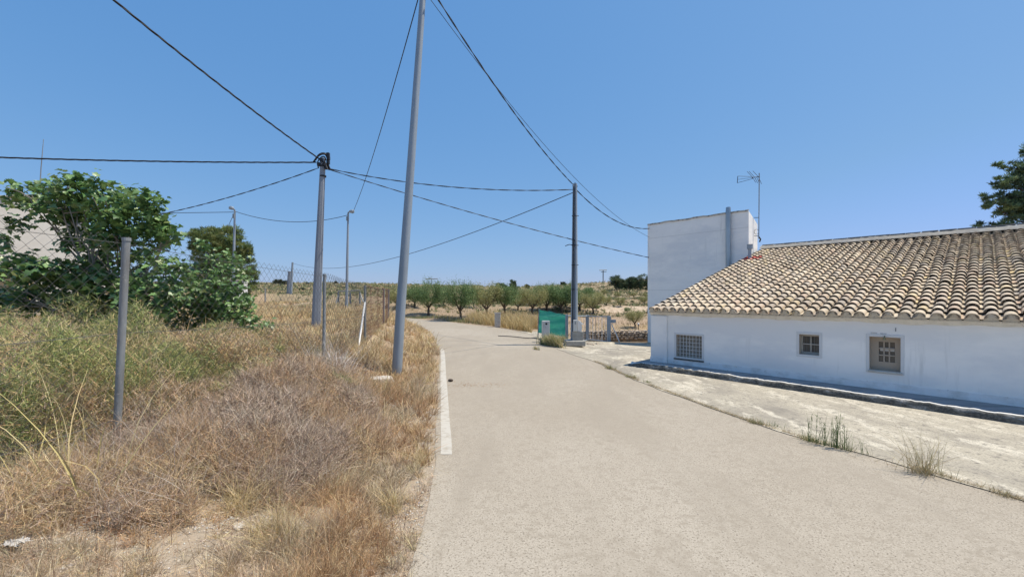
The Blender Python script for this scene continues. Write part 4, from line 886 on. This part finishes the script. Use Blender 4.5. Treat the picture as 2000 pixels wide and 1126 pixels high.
# pale marker box in the blond grass, and stakes of a low wire fence
g = G(972, 639); e = empty('concrete_marker', g, 'pale concrete box standing in the blond grass across the road', 'marker')
MB().box((-.2, -.12, 0), (.2, .12, zat(611.5, g.y)-g.z)).build('body', M['palestone'], e, bevel=.02); MB().box((-.23, -.15, zat(611.5, g.y)-g.z), (.23, .15, zat(610, g.y)-g.z)).build('cap', M['palestone'], e)
e = empty('wire_fence', G(840, 624), 'very low wire fence on thin stakes along the far road edge', 'fence'); o_ = e.location.copy(); pr_ = None
for k in range(11):
    p = G(840+8.5*k, 623+.85*k*.9); p = p-o_; mb = MB(); mb.tube([p, p+Vector((0, 0, .42))], .018, 5); mb.build('stake', M['galv2'], e)
    if pr_ is not None:
        mb = MB(); [mb.tube([pr_+Vector((0, 0, h)), p+Vector((0, 0, h))], .006, 4) for h in (.15, .3, .4)]; mb.build('wire', M['wire'], e)
    pr_ = p

# ------------------------------------------------------------------ chain-link fence
posts = [(-4.1, -.2), (-3.97, 4.2), (-3.86, 8.6), (-4.66, 13.3), (-5.75, 18.8), (-6.25, 21.2)]
tops = [2.60, 2.59, 2.47, 2.365, 2.38, 2.4]
fz = [H1(*p) for p in posts]
f0v = Vector((posts[1][0], posts[1][1], fz[1]))
fence = empty('chain_link_fence', f0v, 'sagging chain link fence on round steel posts between verge and fig tree', 'fence')
tp_ = [(-4.05, -.2), (-3.857, 4.2), (-3.84, 8.6), (-4.655, 13.3), (-5.74, 18.8), (-6.22, 21.2)]
for i, (p, z) in enumerate(zip(posts, fz)):
    mb = MB(); b_ = Vector((p[0], p[1], z-.2))-f0v; t_ = Vector((tp_[i][0], tp_[i][1], tops[i]))-f0v; r_p = [.033, .033, .031, .036, .038, .038][i]
    mb.tube([b_, t_], r_p, 14); mb.build('post', M['galv2'], fence, smooth=True)
    MB().tube([t_-Vector((0, 0, .03)), t_+Vector((0, 0, .004))], r_p+.004, 14).build('post_cap', M['galv2'], fence)
mb = MB(); b_ = Vector((-4.40, 12.0, H1(-4.40, 12.0)))-f0v; t_ = Vector((tp_[3][0], tp_[3][1], 1.85))-f0v; mb.tube([b_, t_], .028, 10); mb.build('brace', M['white_metal'], fence, smooth=True)
cell = .062
for i in range(len(posts)-1):
    a = Vector((posts[i][0], posts[i][1], 0)); b = Vector((posts[i+1][0], posts[i+1][1], 0)); L = (b-a).length; cs = cell if i < 2 else (.085 if i < 3 else .11)
    nw = int(L/cs); hgt = 1.95; nz = int(hgt/cs); k = np.arange(nw+1)
    rad = .0019 if i < 2 else .0030+.0010*(i-2)
    s = k/nw; tz = tops[i]*(1-s)+tops[i+1]*s-.02*np.sin(s*np.pi); j = np.arange(nz+1)
    # zigzag wires alternating, neighbours mirror each other so diamonds close
    S = (k[:, None]+.5*((j[None]+k[:, None]) % 2)*2-.5)*cs; S = np.clip(S, 0, L); Zz = tz[:, None]+.03-j[None]*cs
    gz = np.array([H1(*(a.lerp(b, float(q)).xy)) for q in np.linspace(0, 1, 12)]); gl = np.interp(S/L, np.linspace(0, 1, 12), gz)
    Zz = np.maximum(Zz, gl+.03)
    dep = .02*np.sin(S*3.1)*(1-np.clip((tz[:, None]-Zz)/2, 0, 1)*.3)+((j[None]+k[:, None]) % 2)*.004
    dx = (b-a)/L; nr = Vector((dx.y, -dx.x, 0))
    P = np.stack([a.x+dx.x*S+nr.x*(dep+.045), a.y+dx.y*S+nr.y*(dep+.045), Zz], -1)-np.array(f0v)
    # triangular section tubes
    D = np.gradient(P, axis=1); D /= np.linalg.norm(D, axis=2, keepdims=True)+1e-9; nvv = np.array(nr)[None, None]; sd = np.cross(D, nvv)
    ring = [P+rad*(math.cos(t)*nvv+math.sin(t)*sd) for t in (0, 2.094, 4.189)]
    V = np.stack(ring, 2); nn = V.shape[1]; idx = np.arange(V.shape[0]*nn*3).reshape(V.shape[0], nn, 3); F = []
    for q in range(3):
        q2 = (q+1) % 3; F.append(np.stack([idx[:, :-1, q], idx[:, :-1, q2], idx[:, 1:, q2], idx[:, 1:, q]], -1).reshape(-1, 4))
    npmesh('mesh_panel', V.reshape(-1, 3), [np.concatenate(F)], M['wire'] if i < 3 else M['rust'], fence)
    mb = MB()
    for zo in ((.05, .95, 1.8) if i < 3 else (.05,)): mb.tube([Vector((a.x+dx.x*L*q+nr.x*.05, a.y+dx.y*L*q+nr.y*.05, max(float(np.interp(q, s, tz))-zo, .2)))-f0v for q in np.linspace(0, 1, 10)], .0028 if i < 3 else .004, 5)
    mb.build('tension_wire', M['wire'], fence)
# old frame in the field
e = empty('field_gate_frame', G(675, 600), 'rusty dark frame of posts and a top rail standing in the dry field', 'frame'); Yf = 34; o_ = Vector((at(675, 598, Yf).x, Yf, H1(at(675, 598, Yf).x, Yf))); e.location = o_
for px in (661, 684, 703):
    p = at(px, 570, Yf)-o_; q = Vector((p.x, 0, -.1)); MB().tube([q, p], .08, 6).build('post', M['galv2'], e)
MB().tube([at(660, 569, Yf)-o_, at(703, 567, Yf)-o_], .05, 6).build('rail', M['galv2'], e)
mb = MB(); mb.tube([at(661, 575, Yf)-o_, at(655, 597, Yf-.5)-o_], .04, 6); mb.tube([at(703, 572, Yf)-o_, at(710, 590, Yf-.5)-o_], .04, 6); mb.build('strut', M['galv2'], e)
e = empty('field_stake', at(518, 583, 40), 'short grey stake in the field right of the white cabin', 'stake'); o_ = e.location.copy(); o_.z = H1(o_.x, o_.y); e.location = o_
MB().tube([(0, 0, 0), at(518, 563, 40)-o_], .07, 6).build('post', M['galv2'], e)

# ------------------------------------------------------------------ buildings at the left
def Yw_(px, Y1=24.0, px1=206): # depth along the oblique sunlit wall
    X1 = (px1-1000)/FP*Y1; r_ = (px-1000)/FP; t = (X1-r_*Y1)/(.53-r_*.85); return Y1-.85*t
def qw(px, py): return at(px, py, Yw_(px))
b0_ = qw(60, 580); bl = empty('far_house', (b0_.x, b0_.y, H1(b0_.x, b0_.y)), 'big pale rendered house wall behind the fig tree', 'house'); o_ = bl.location.copy()
pr1 = [(-350, 380), (0, 386), (75, 383), (206, 462), (206, 700), (-350, 700)]
mb = MB(); fr = [qw(*p)-o_ for p in pr1]
for v in fr[-2:]: v.z = -.6
bk = [v+Vector((-6.0, 3.7, 0)) for v in fr]; mb.add(fr+bk, [tuple(range(6))[::-1], tuple(range(6, 12))]+[(i, (i+1) % 6, 6+(i+1) % 6, 6+i) for i in range(6)]); mb.build('wall', M['far_wall'], bl)
of = Vector((.05, -.03, .02)); mb = MB(); mb.tube([qw(*p)-o_+of for p in ((-350, 379), (0, 385), (76, 382), (208, 462))], .07, 6); mb.build('roof_edge', M['mortar'], bl)
e = empty('whip_antenna', at(77, 384, 22.5), 'thin upright whip aerial above the pale house behind the fig tree', 'antenna'); o_ = e.location.copy(); mb = MB(); mb.tube([(0, 0, 0), at(80, 330, 22.5)-o_, at(85, 272, 22.5)-o_], [.03, .022, .012], 6); mb.build('rod', M['galv2'], e)
Yw = 20; e = empty('garden_wall', (at(-60, 580, Yw).x, Yw, H1(at(-60, 580, Yw).x, Yw)), 'low tan rendered wall at the left edge behind the fig tree', 'wall'); o_ = e.location.copy()
MB().box((at(-350, 0, Yw).x-o_.x, 0, -.3), (at(55, 0, Yw).x-o_.x, .25, at(0, 543, Yw).z-o_.z)).build('wall', M['tan_wall'], e, bevel=.02)
Yh = 38; hb = at(462, 580, Yh); e = empty('white_cabin', (hb.x, Yh, H1(hb.x, Yh)), 'small white utility cabin beside the round pine', 'cabin', R(-20)); zt_ = at(0, 548, Yh).z-e.location.z
MB().box((-.62, -.5, -.2), (.62, .6, zt_)).build('wall', M['white_metal'], e, bevel=.02); MB().box((-.68, -.56, zt_+.002), (.68, .66, zt_+.09)).build('roof', M['palestone'], e)

# ------------------------------------------------------------------ trees
def limb(mb, p, q, r0, r1, seg=5, w=.12, n=8, rnd=random):
    p = Vector(p); q = Vector(q); L = (q-p).length; pts = []
    o1 = Vector((rnd.uniform(-w, w), rnd.uniform(-w, w), rnd.uniform(-w, w)))*L
    for i in range(seg+1): t = i/seg; pts.append(p.lerp(q, t)+o1*math.sin(math.pi*t))
    mb.tube(pts, [r0+(r1-r0)*i/seg for i in range(seg+1)], n); return pts
# fig leaf template: folded, five-lobed
_lob = [(0, -.12), (.22, -.08), (.50, .0), (.34, .22), (.56, .46), (.26, .50), (.20, .72), (0, 1.0), (-.20, .72), (-.26, .50), (-.56, .46), (-.34, .22), (-.50, .0), (-.22, -.08)]
def leaf_template(poly, fold=.22, droop=.25):
    v = [(0, .30, 0)]+[(x, y, abs(x)*fold-droop*y*y) for x, y in poly]; n = len(poly)
    return np.array(v), np.array([(0, 1+i, 1+(i+1) % n) for i in range(n)])
FL, FF = leaf_template(_lob)
AL, AF = np.array([(0, 0, 0), (.22, .5, .06), (0, 1, -.1), (-.22, .5, .06)]), np.array([(0, 1, 2), (0, 2, 3)])
def leaves(P, size, T_, F_, col, upb=.8, outd=None):
    n = len(P); Nn = rs.normal(size=(n, 3)); Nn[:, 2] = np.abs(Nn[:, 2])+upb
    if outd is not None: Nn = Nn*.6+outd*.9
    Nn /= np.linalg.norm(Nn, axis=1, keepdims=True); D = rs.normal(size=(n, 3)); D[:, 2] -= .5
    D -= (D*Nn).sum(1, keepdims=True)*Nn; D /= np.linalg.norm(D, axis=1, keepdims=True)+1e-9; S_ = np.cross(D, Nn)
    V = P[:, None]+size[:, None, None]*(T_[None, :, 0:1]*S_[:, None]+T_[None, :, 1:2]*D[:, None]+T_[None, :, 2:3]*Nn[:, None])
    m = len(T_); F = (np.arange(n)*m)[:, None, None]+F_[None]
    return V.reshape(-1, 3), F.reshape(-1, F_.shape[1]), np.repeat(col, m, 0)
FIGC = [(.12, .215, .070), (.155, .26, .088), (.085, .16, .058), (.20, .31, .11), (.27, .34, .13)]
def blobpts(bl, dens, Y0, dY):
    out = []; nrm = []
    for (px, py, rx, ry) in bl:
        n = int(dens*rx*ry/100); c = np.array(at(px, py, Y0+rs.uniform(-dY, dY)*.5)); k = Y0/FP
        d = rs.normal(size=(n, 3)); d /= np.linalg.norm(d, axis=1, keepdims=True); r = rs.uniform(.35, 1, (n, 1))**.6
        q = d*r*np.array([rx*k, (rx+ry)*.5*k*1.1, ry*k]); out.append(c+q); nrm.append(d)
    return np.concatenate(out), np.concatenate(nrm)
def figtree(name, Y0, dY, blobs, dens, base, label, cat, size=.13, seed=0):
    b = Vector((base[0], base[1], H1(*base))); e = empty(name, b, label, cat); rnd = random.Random(seed)
    mb = MB(); hub = b+Vector((0, 0, .55)); limb(mb, (0, 0, -.1), hub-b, .09, .075, rnd=rnd)
    for (px, py, rx, ry) in blobs:
        tgt = at(px, py, Y0+rnd.uniform(-dY, dY)*.4)-b
        if rx*ry < 500 or rnd.random() < .35: continue
        mid = (hub-b).lerp(tgt, .5)+Vector((rnd.uniform(-.2, .2), rnd.uniform(-.2, .2), rnd.uniform(-.25, .1)))
        limb(mb, (hub-b), mid, .032, .02, rnd=rnd); limb(mb, mid, tgt, .02, .009, rnd=rnd)
        for _ in range(5):
            t2 = tgt+Vector((rnd.uniform(-1, 1)*rx, rnd.uniform(-1, 1)*rx, rnd.uniform(-.4, .95)*ry))*Y0/FP; limb(mb, mid.lerp(tgt, rnd.uniform(.4, 1)), t2, .013, .006, 3, n=5, rnd=rnd)
    mb.build('trunk', M['figbark'], e, smooth=True)
    P, Nn = blobpts(blobs, dens, Y0, dY); n = len(P); P = P-np.array(b)
    # clusters: leaves gather round shoot tips
    tips = P[rs.choice(n, n//6)]; which = rs.randint(0, len(tips), n); P = np.where(rs.uniform(0, 1, (n, 1)) < .6, tips[which]+rs.normal(0, .085, (n, 3)), P)
    V_, F_, C_ = leaves(P, size*rs.uniform(.6, 1.25, n), FL, FF, jit(n, FIGC, .2, [.28, .28, .2, .16, .08]), .9)
    npmesh('crown', V_, [F_], M['figleaf'], e, col=C_); return e
figA = [(62, 382, 42, 22), (35, 392, 22, 12), (95, 372, 26, 20), (140, 370, 36, 22), (150, 352, 20, 12), (193, 358, 20, 9), (120, 405, 46, 26), (160, 425, 40, 32), (160, 470, 30, 26), (215, 405, 40, 30), (255, 385, 48, 22), (295, 395, 22, 22), (265, 430, 52, 34), (215, 460, 36, 30), (280, 465, 50, 24), (318, 455, 30, 18), (340, 468, 12, 8),
        (32, 440, 14, 16), (6, 474, 14, 16), (30, 520, 42, 26), (15, 575, 40, 22), (75, 530, 40, 28), (110, 560, 55, 30), (160, 530, 42, 26), (195, 510, 30, 26), (215, 560, 52, 36), (270, 520, 44, 34), (290, 570, 50, 36), (120, 600, 60, 20), (230, 600, 56, 22), (170, 585, 60, 26), (330, 520, 30, 20)]
figtree('fig_tree', 7.9, 1.0, figA+[(15, 600, 40, 20), (60, 590, 40, 22), (180, 610, 50, 16), (290, 610, 46, 16)], 22, (-7.3, 8.2), 'large fig tree with broad lobed leaves behind the near fence post', 'fig tree', .108, 1)
figB = [(420, 506, 30, 13), (455, 510, 26, 12), (395, 538, 34, 24), (445, 540, 36, 24), (370, 575, 40, 30), (420, 580, 50, 34), (462, 575, 26, 26), (480, 600, 18, 18), (400, 620, 44, 22), (450, 625, 40, 22), (500, 632, 36, 12), (535, 636, 16, 7), (340, 600, 34, 20), (395, 480, 16, 12)]
figtree('fig_shrub', 9.4, 1.0, figB+[(350, 635, 40, 14), (430, 600, 60, 30)], 24, (-6.6, 9.6), 'sprawling fig shrub with pale dead stems, right of the large fig tree', 'shrub', .098, 2)

def needle_crown(blobs, ntot, size, cols, clump=.5, seed=0):
    """blobs: (x,y,z,rx,ry,rz) local; clumped needle tufts on their shells"""
    C = Cloud(); tot = sum(b[3]*b[5]+b[3]*b[4] for b in blobs)
    for b in blobs:
        n = int(ntot*(b[3]*b[5]+b[3]*b[4])/tot); nt_ = max(6, n//60); d = rs.normal(size=(nt_, 3)); d /= np.linalg.norm(d, axis=1, keepdims=True)
        cen = np.array(b[:3])+d*np.array(b[3:])*rs.uniform(.6, 1.05, (nt_, 1)); i = rs.randint(0, nt_, n); sz = clump*min(b[3], b[5])
        q = rs.normal(size=(n, 3)); q /= np.linalg.norm(q, axis=1, keepdims=True); P = cen[i]+q*sz*rs.uniform(.2, 1, (n, 1))*np.array([1, 1, .55])
        D = q*.7+rdir(n, .4)*.6; D /= np.linalg.norm(D, axis=1, keepdims=True)
        tc = jit(nt_, cols, .3)[i]*(1+rs.uniform(-.12, .12, (n, 1)))
        C.add(*ribbons(P, D, size*rs.uniform(.6, 1.3, n), np.full(n, size*.35), rs.normal(0, .2, (n, 3)), tc, 1))
    return C
PINEC = [(.16, .215, .07), (.21, .265, .088), (.115, .16, .06), (.26, .29, .10)]
Yp = 42; pb = at(440, 580, Yp); pb.z = H1(pb.x, Yp); e = empty('pine_tree', pb, 'large round dense pine behind the left street lamp and the fig shrub', 'pine tree'); k = Yp/FP
def rb3(px, py, rx, ry, dy=0): p = at(px, py, Yp+dy)-pb; return (p.x, p.y, p.z, rx*k, rx*k*.9, ry*k)
blp = [rb3(405, 468, 32, 24), rb3(440, 465, 34, 24), rb3(385, 482, 16, 12), rb3(462, 488, 26, 20), rb3(482, 490, 12, 8), rb3(420, 500, 42, 22, 1), rb3(465, 525, 32, 26), rb3(488, 540, 16, 22), rb3(440, 545, 40, 30, 1), rb3(400, 540, 36, 30, 1), rb3(475, 565, 22, 18)]
needle_crown(blp, 60000, .20, PINEC, .30).build('crown', M['leaf'], e)
mb = MB(); limb(mb, (0, 0, -.2), (-.3, 0, 3.5), .35, .22); [limb(mb, (-.3, 0, 3.2), Vector(b[:3]), .14, .04) for b in blp[:8]]; mb.build('trunk', M['bark'], e, smooth=True)
# pine above the tiled roof at the right edge
Yp2 = 27; pb = at(2075, 580, Yp2); pb.z = 0; e = empty('pine_tree', pb, 'ragged pine rising above the roof ridge at the right edge', 'pine tree'); k = Yp2/FP
def rb4(px, py, rx, ry, dy=0): p = at(px, py, Yp2+dy)-pb; return (p.x, p.y, p.z, rx*k, rx*k*.9, ry*k)
bl4 = [rb4(1958, 324, 12, 7), rb4(1985, 328, 18, 12), rb4(1943, 354, 9, 8), rb4(1968, 358, 24, 12), rb4(2010, 350, 34, 24), rb4(1932, 385, 14, 7), rb4(1955, 388, 24, 13), rb4(1990, 395, 30, 18), rb4(1945, 402, 20, 7), rb4(1975, 412, 26, 14), rb4(1922, 440, 12, 7), rb4(1948, 446, 16, 7), rb4(1985, 440, 30, 18), rb4(2030, 400, 44, 34), rb4(2050, 330, 46, 34), rb4(2060, 460, 50, 30), rb4(2010, 296, 14, 9), rb4(2060, 280, 36, 24), rb4(2110, 360, 50, 60), rb4(2090, 260, 40, 30)]
needle_crown(bl4, 46000, .17, [(.13, .19, .095), (.19, .26, .115), (.09, .135, .08)], .42).build('crown', M['leaf'], e)
mb = MB(); limb(mb, (0, 0, -.3), (0, 0, 11.5), .35, .08); [limb(mb, (0, 0, max(1.5, b[2]-1.2)), Vector(b[:3]), .09, .02) for b in bl4]; mb.build('trunk', M['bark'], e, smooth=True)

# almond trees: three prototypes, copied
def almond(seed, label, dense=1.0, cols=None):
    rnd = random.Random(seed); e = empty('almond_tree', (0, 0, 0), label, 'almond tree', group='almond trees in the orchard'); mb = MB(); hub = Vector((rnd.uniform(-.1, .1), 0, .75)); limb(mb, (0, 0, -.1), hub, .13, .10, rnd=rnd)
    nb = 5; tips = []
    for i in range(nb):
        a = 2*math.pi*i/nb+rnd.uniform(-.3, .3); m_ = hub+Vector((math.cos(a)*.55, math.sin(a)*.55, .75)); limb(mb, hub, m_, .07, .05, rnd=rnd)
        for j in range(3):
            a2 = a+rnd.uniform(-.7, .7); t = m_+Vector((math.cos(a2)*rnd.uniform(.3, .9), math.sin(a2)*rnd.uniform(.3, .9), rnd.uniform(.3, 1.5))); limb(mb, m_, t, .035, .012, 4, rnd=rnd, n=6); tips.append(t)
    mb.build('trunk', M['bark'], e, smooth=True)
    P = []; 
    for t in tips:
        n = int(520*dense); q = rs.normal(size=(n, 3))*np.array([.33, .33, .38]); P.append(np.array(t)+q)
        for _ in range(4): # upright whips
            l = rnd.uniform(.35, .8); m_ = int(26*dense); s = np.linspace(0, 1, m_)[:, None]; b0 = np.array(t)+rs.normal(0, .22, 3); P.append(b0+s*np.array([rnd.uniform(-.2, .2), rnd.uniform(-.2, .2), l])+rs.normal(0, .035, (m_, 3)))
    for (x_, y_, z_) in [tuple(hub+Vector((math.cos(a)*.75, math.sin(a)*.75, .75+rnd.uniform(0, .5)))) for a in [rnd.uniform(0, 6.28) for _ in range(8)]]: P.append(np.array((x_, y_, z_))+rs.normal(size=(int(420*dense), 3))*[.3, .3, .25])
    P = np.concatenate(P); P = P[P[:, 2] > .95]; n = len(P)
    V_, F_, C_ = leaves(P, rs.uniform(.07, .14, n), AL, AF, jit(n, cols or [(.12, .205, .075), (.165, .25, .09), (.085, .15, .06), (.21, .28, .105)], .2), .3)
    npmesh('crown', V_, [F_], M['leaf'], e, col=C_); return e
YC = [(.27, .28, .11), (.35, .34, .14), (.19, .22, .09), (.40, .35, .16)]
pro = [almond(11, 'x'), almond(12, 'x', .85), almond(13, 'x', .7, YC)]
grp = 'almond trees in the orchard'
# px, base y, top y, proto, label
AT = [(837, 616, 549, 0, 'bright green forked almond tree just right of the near leaning pole'), (899, 624, 549, 1, 'full dark green almond tree with wide forked trunk by the road bend'), (950, 619, 552, 0, 'almond tree leaning left behind the blond grass'),
      (985, 614, 556, 1, 'almond tree behind the pale concrete marker'), (810, 600, 562, 1, 'smaller almond tree hidden partly by the near leaning pole'), (775, 602, 564, 2, 'yellowing small almond tree left of the near leaning pole'),
      (1012, 608, 572, 2, 'low yellowish almond tree left of the green netting'), (1040, 612, 560, 2, 'olive coloured almond tree behind the left edge of the netting'), (1068, 611, 556, 1, 'almond tree straight behind the white meter cabinet'),
      (1095, 612, 556, 0, 'almond tree behind the right edge of the netting'), (1132, 606, 560, 1, 'almond tree just right behind the gate pole'), (1158, 613, 572, 2, 'thin yellow almond tree above the gate middle post'),
      (1105, 598, 562, 1, 'more distant almond tree between netting and gate pole'), (1055, 596, 563, 1, 'more distant almond tree above the netting'), (1025, 595, 566, 0, 'more distant almond tree left above the netting'),
      (925, 600, 562, 1, 'distant almond tree between the two forked trees and the leaning one'), (867, 598, 566, 2, 'distant almond tree in the gap between the two forked trees'), (1240, 640, 606, 2, 'green bushy almond tree beside the tall white building'),
      (1085, 590, 568, 2, 'faint far almond tree over the netting top'),
      (1185, 596, 578, 2, 'first small almond tree on the terrace right of the gate'), (1168, 585, 570, 2, 'small almond tree high on the slope above the gate'), (1212, 598, 580, 2, 'small almond tree in the middle of the pale terrace'), (1258, 596, 578, 2, 'small almond tree on the terrace against the white building'),
      (1180, 577, 565, 2, 'tiny round tree on the upper slope left of the pine grove'), (1205, 583, 570, 2, 'tiny almond tree below the left pines of the grove'), (1238, 582, 571, 2, 'tiny almond tree below the middle of the pine grove'), (1262, 584, 571, 2, 'tiny almond tree below the pine grove by the building'),
      (1150, 575, 562, 1, 'tiny dark tree on the slope above the gate pole'), (1225, 612, 600, 1, 'low green bushy tree in front of the pale terrace'), (1165, 607, 596, 1, 'low green bush on the field above the gate posts')]
for i, (px, pyb, pyt, pi, lab) in enumerate(AT):
    # find distance where the ground shows at this height in the picture
    ys = np.linspace(22, 170, 700); xs_ = (px-1000)/FP*ys; zs = Hf(xs_, ys); pr = HOR-(zs-CH)/ys*FP; ok = np.where(pr <= pyb)[0]; Yt = ys[ok[0]] if len(ok) else 60
    x = (px-1000)/FP*Yt; z = H1(x, Yt); ht = (pyb-pyt)/FP*Yt; s = ht/3.7
    if i in (0, 1, 2): o = pro[i]; o.location = (x, Yt, z); o["label"] = lab; o.rotation_euler = (0, 0, random.uniform(0, 6)); o.scale = (s*1.12, s*1.12, s*1.04)
    if i in (0, 1, 2): continue
    copy_tree(pro[pi], (x, Yt, z), random.uniform(0, 6), (s*random.uniform(1.2, 1.5), s*random.uniform(1.2, 1.5), s*1.06), lab, grp)
pro[2]["label"] = AT[2][4]

# pine grove on the right hill, hill trees
def farpine(px, pyb, pyt, rx, label, Y, cols=None, group=None, bush=False):
    b = at(px, pyb, Y); b.z = min(b.z, H1(b.x, Y)) if not bush else H1(b.x, Y)-.1; e = empty('pine_tree' if not bush else 'hill_bush', b, label, 'pine tree' if not bush else 'bush', group=group); h = at(px, pyt, Y).z-b.z; r = rx*Y/FP; bb = []
    for i in range(7): a = rs.uniform(0, 6.3); q = rs.uniform(0, .55)*r; bb.append((math.cos(a)*q, math.sin(a)*q, h*(rs.uniform(.38, .8) if not bush else rs.uniform(.3, .6)), r*.62, r*.62, h*(.24 if not bush else .38)))
    needle_crown(bb, 5200, .30*max(.6, Y/130), cols or [(.09, .13, .07), (.13, .17, .085), (.07, .10, .06)], .5).build('crown', M['leaf'], e)
    if not bush: mb = MB(); limb(mb, (0, 0, -.3), (0, 0, h*.7), .16, .08); mb.build('trunk', M['bark'], e)
for (px, pyb, pyt, rx, lab) in [(1201, 571, 537, 15, 'leftmost broad pine of the grove on the right hill'), (1219, 572, 543, 10, 'short pine squeezed second in the hilltop grove'), (1231, 573, 540, 12, 'middle pine of the grove on the right hill'), (1250, 574, 534, 14, 'tallest pine of the grove on the right hill'), (1268, 576, 535, 12, 'pine of the grove half hidden by the white building'), (1240, 572, 539, 9, 'slim pine wedged beside the tallest of the grove'), (1210, 570, 540, 9, 'slim pine just right of the leftmost grove pine')]:
    farpine(px, pyb, pyt, rx, lab, 118, group='pine grove on the hill')
for (px, pyb, pyt, rx, lab, bush, Y) in [(978, 575, 549, 12, 'rounded pine behind the orchard left of the netting', 0, 130), (1003, 575, 546, 9, 'taller narrow pine behind the orchard left of the netting', 0, 130), (1100, 557, 550, 5, 'tiny round tree on the ridge just left of the gate pole', 1, 170), (545, 557, 543, 12, 'round dark bush on the ridge right of the big pine', 1, 150), (490, 562, 553, 8, 'dark low bush near the ridge beside the big pine', 1, 120), (600, 560, 553, 4, 'tiny dark bush on the ridge left of the octagonal pole', 1, 150), (592, 569, 563, 8, 'flat grey-green bush on the hillside left of the octagonal pole', 1, 95), (656, 556, 549, 3, 'tiny lone shrub on the skyline beside the right street lamp', 1, 165), (1030, 563, 556, 5, 'small dark tree on the skyline left of the netting', 1, 165)]:
    farpine(px, pyb, pyt, rx, lab, Y, [(.07, .085, .045), (.05, .065, .035)] if bush else None, bush=bool(bush))

# ------------------------------------------------------------------ weeds along the pavement joint
def weed(px, py, kind, s, label, n):
    g = G(px, py); g.z = max(g.z, .0)+.012; W0 = max(.0045, g.y*.0011); c = Cloud(); cols = dict(green=[(.16, .22, .08), (.22, .27, .11), (.11, .16, .07)], dry=[(.50, .42, .24), (.42, .33, .18), (.56, .48, .30)], mix=[(.38, .38, .18), (.60, .50, .30), (.24, .28, .12), (.50, .42, .22)])[kind]
    u_ = np.array([.62, -.78, 0]) if px > 1100 else np.array([.5, -.8, 0])
    P = np.array(g)+rs.normal(0, 1, (n, 1))*u_*s*.32+rs.normal(0, .02, (n, 3))*[1, 1, 0]; P[:, 2] = g.z
    if kind == 'dry' and s > .4: P = np.array(g)+rs.normal(0, .05, (n, 3))*[1.6, 1, 0]; c.blades(P, rs.uniform(.3, 1, n)*s, .75, np.full(n, W0), cols, .2, S=5)
    else: c.blades(P, rs.uniform(.15, .6, n)*s, .3, np.full(n, W0), cols, .2, S=4)
    if kind == 'green' and s > .3:
        m_ = 18; Q = np.array(g)+rs.normal(0, 1, (m_, 1))*u_*s*.22; Q[:, 2] = g.z; hq = rs.uniform(.5, 1, m_)*s; c.blades(Q, hq, .12, np.full(m_, .012), cols, .05, S=5)
        for q, h in zip(Q, hq): kk = 22; t = rs.uniform(.2, .8, kk); c.twigs(q+np.stack([t*0, t*0, t*h], -1), np.full(kk, .03), np.full(kk, .007), cols, 1.2)
    m_ = n//2; L_ = np.array(g)+rs.normal(0, 1, (m_, 1))*u_*s*.45+rs.normal(0, .03, (m_, 3))*[1, 1, 0]; L_[:, 2] = g.z+.01; c.twigs(L_, rs.uniform(.03, .1, m_), np.full(m_, .004), [(.36, .25, .14), (.3, .26, .14)], .1)
    o = c.build('weed', M['grass'], off=g); o.location = g; tag(o, label, 'weed', 'weeds in the pavement joint')
weed(1628, 875, 'green', .55, 'tall upright green weed stalks at the pavement joint', 110)
weed(1800, 925, 'dry', .62, 'wide fan of dry straw weed at the pavement joint', 150)
weed(1840, 930, 'green', .28, 'small green sprig at the right foot of the dry fan weed', 14)
weed(1475, 828, 'mix', .22, 'low spreading weed left of the lone sprig at the pavement joint', 90)
weed(1518, 835, 'green', .2, 'lone thin sprig at the pavement joint', 20)
weed(1580, 862, 'mix', .2, 'low mat of weeds joined to the tall green stalks', 90)
weed(1190, 721, 'mix', .3, 'small weed at the joint nearest the gate', 60)
weed(1232, 738, 'mix', .25, 'small dark weed at the joint across from the kerb end', 60)
weed(1265, 748, 'mix', .16, 'tiny weed tuft after the kerb end', 40)
weed(1965, 972, 'dry', .15, 'tiny dry tuft at the lower right pavement joint', 60)
weed(1076, 676, 'mix', 1.0, 'tall bushy weeds in front of the green netting', 1500)
weed(1098, 672, 'mix', .7, 'greenish weeds between the netting and the pole slab', 400)
weed(1048, 683, 'mix', .35, 'small weed by the stake left of the netting', 60)
weed(835, 690, 'dry', .3, 'x', 10) if False else None
# straw strip along the joint
c = Cloud(); ys = np.sort(rs.uniform(3.5, 13, 4000)); xs_ = xright(ys)+rs.normal(.0, .022, 4000); kk = vnoise(xs_, ys, .5, 71) > .3; P = np.stack([xs_, ys, np.full(4000, .022)], -1)[kk]
c.twigs(P, rs.uniform(.02, .07, len(P)), np.full(len(P), .004), [(.36, .24, .13), (.45, .36, .2), (.3, .26, .13)], .1); c.build('joint_straw', M['grass'])["kind"] = "stuff"
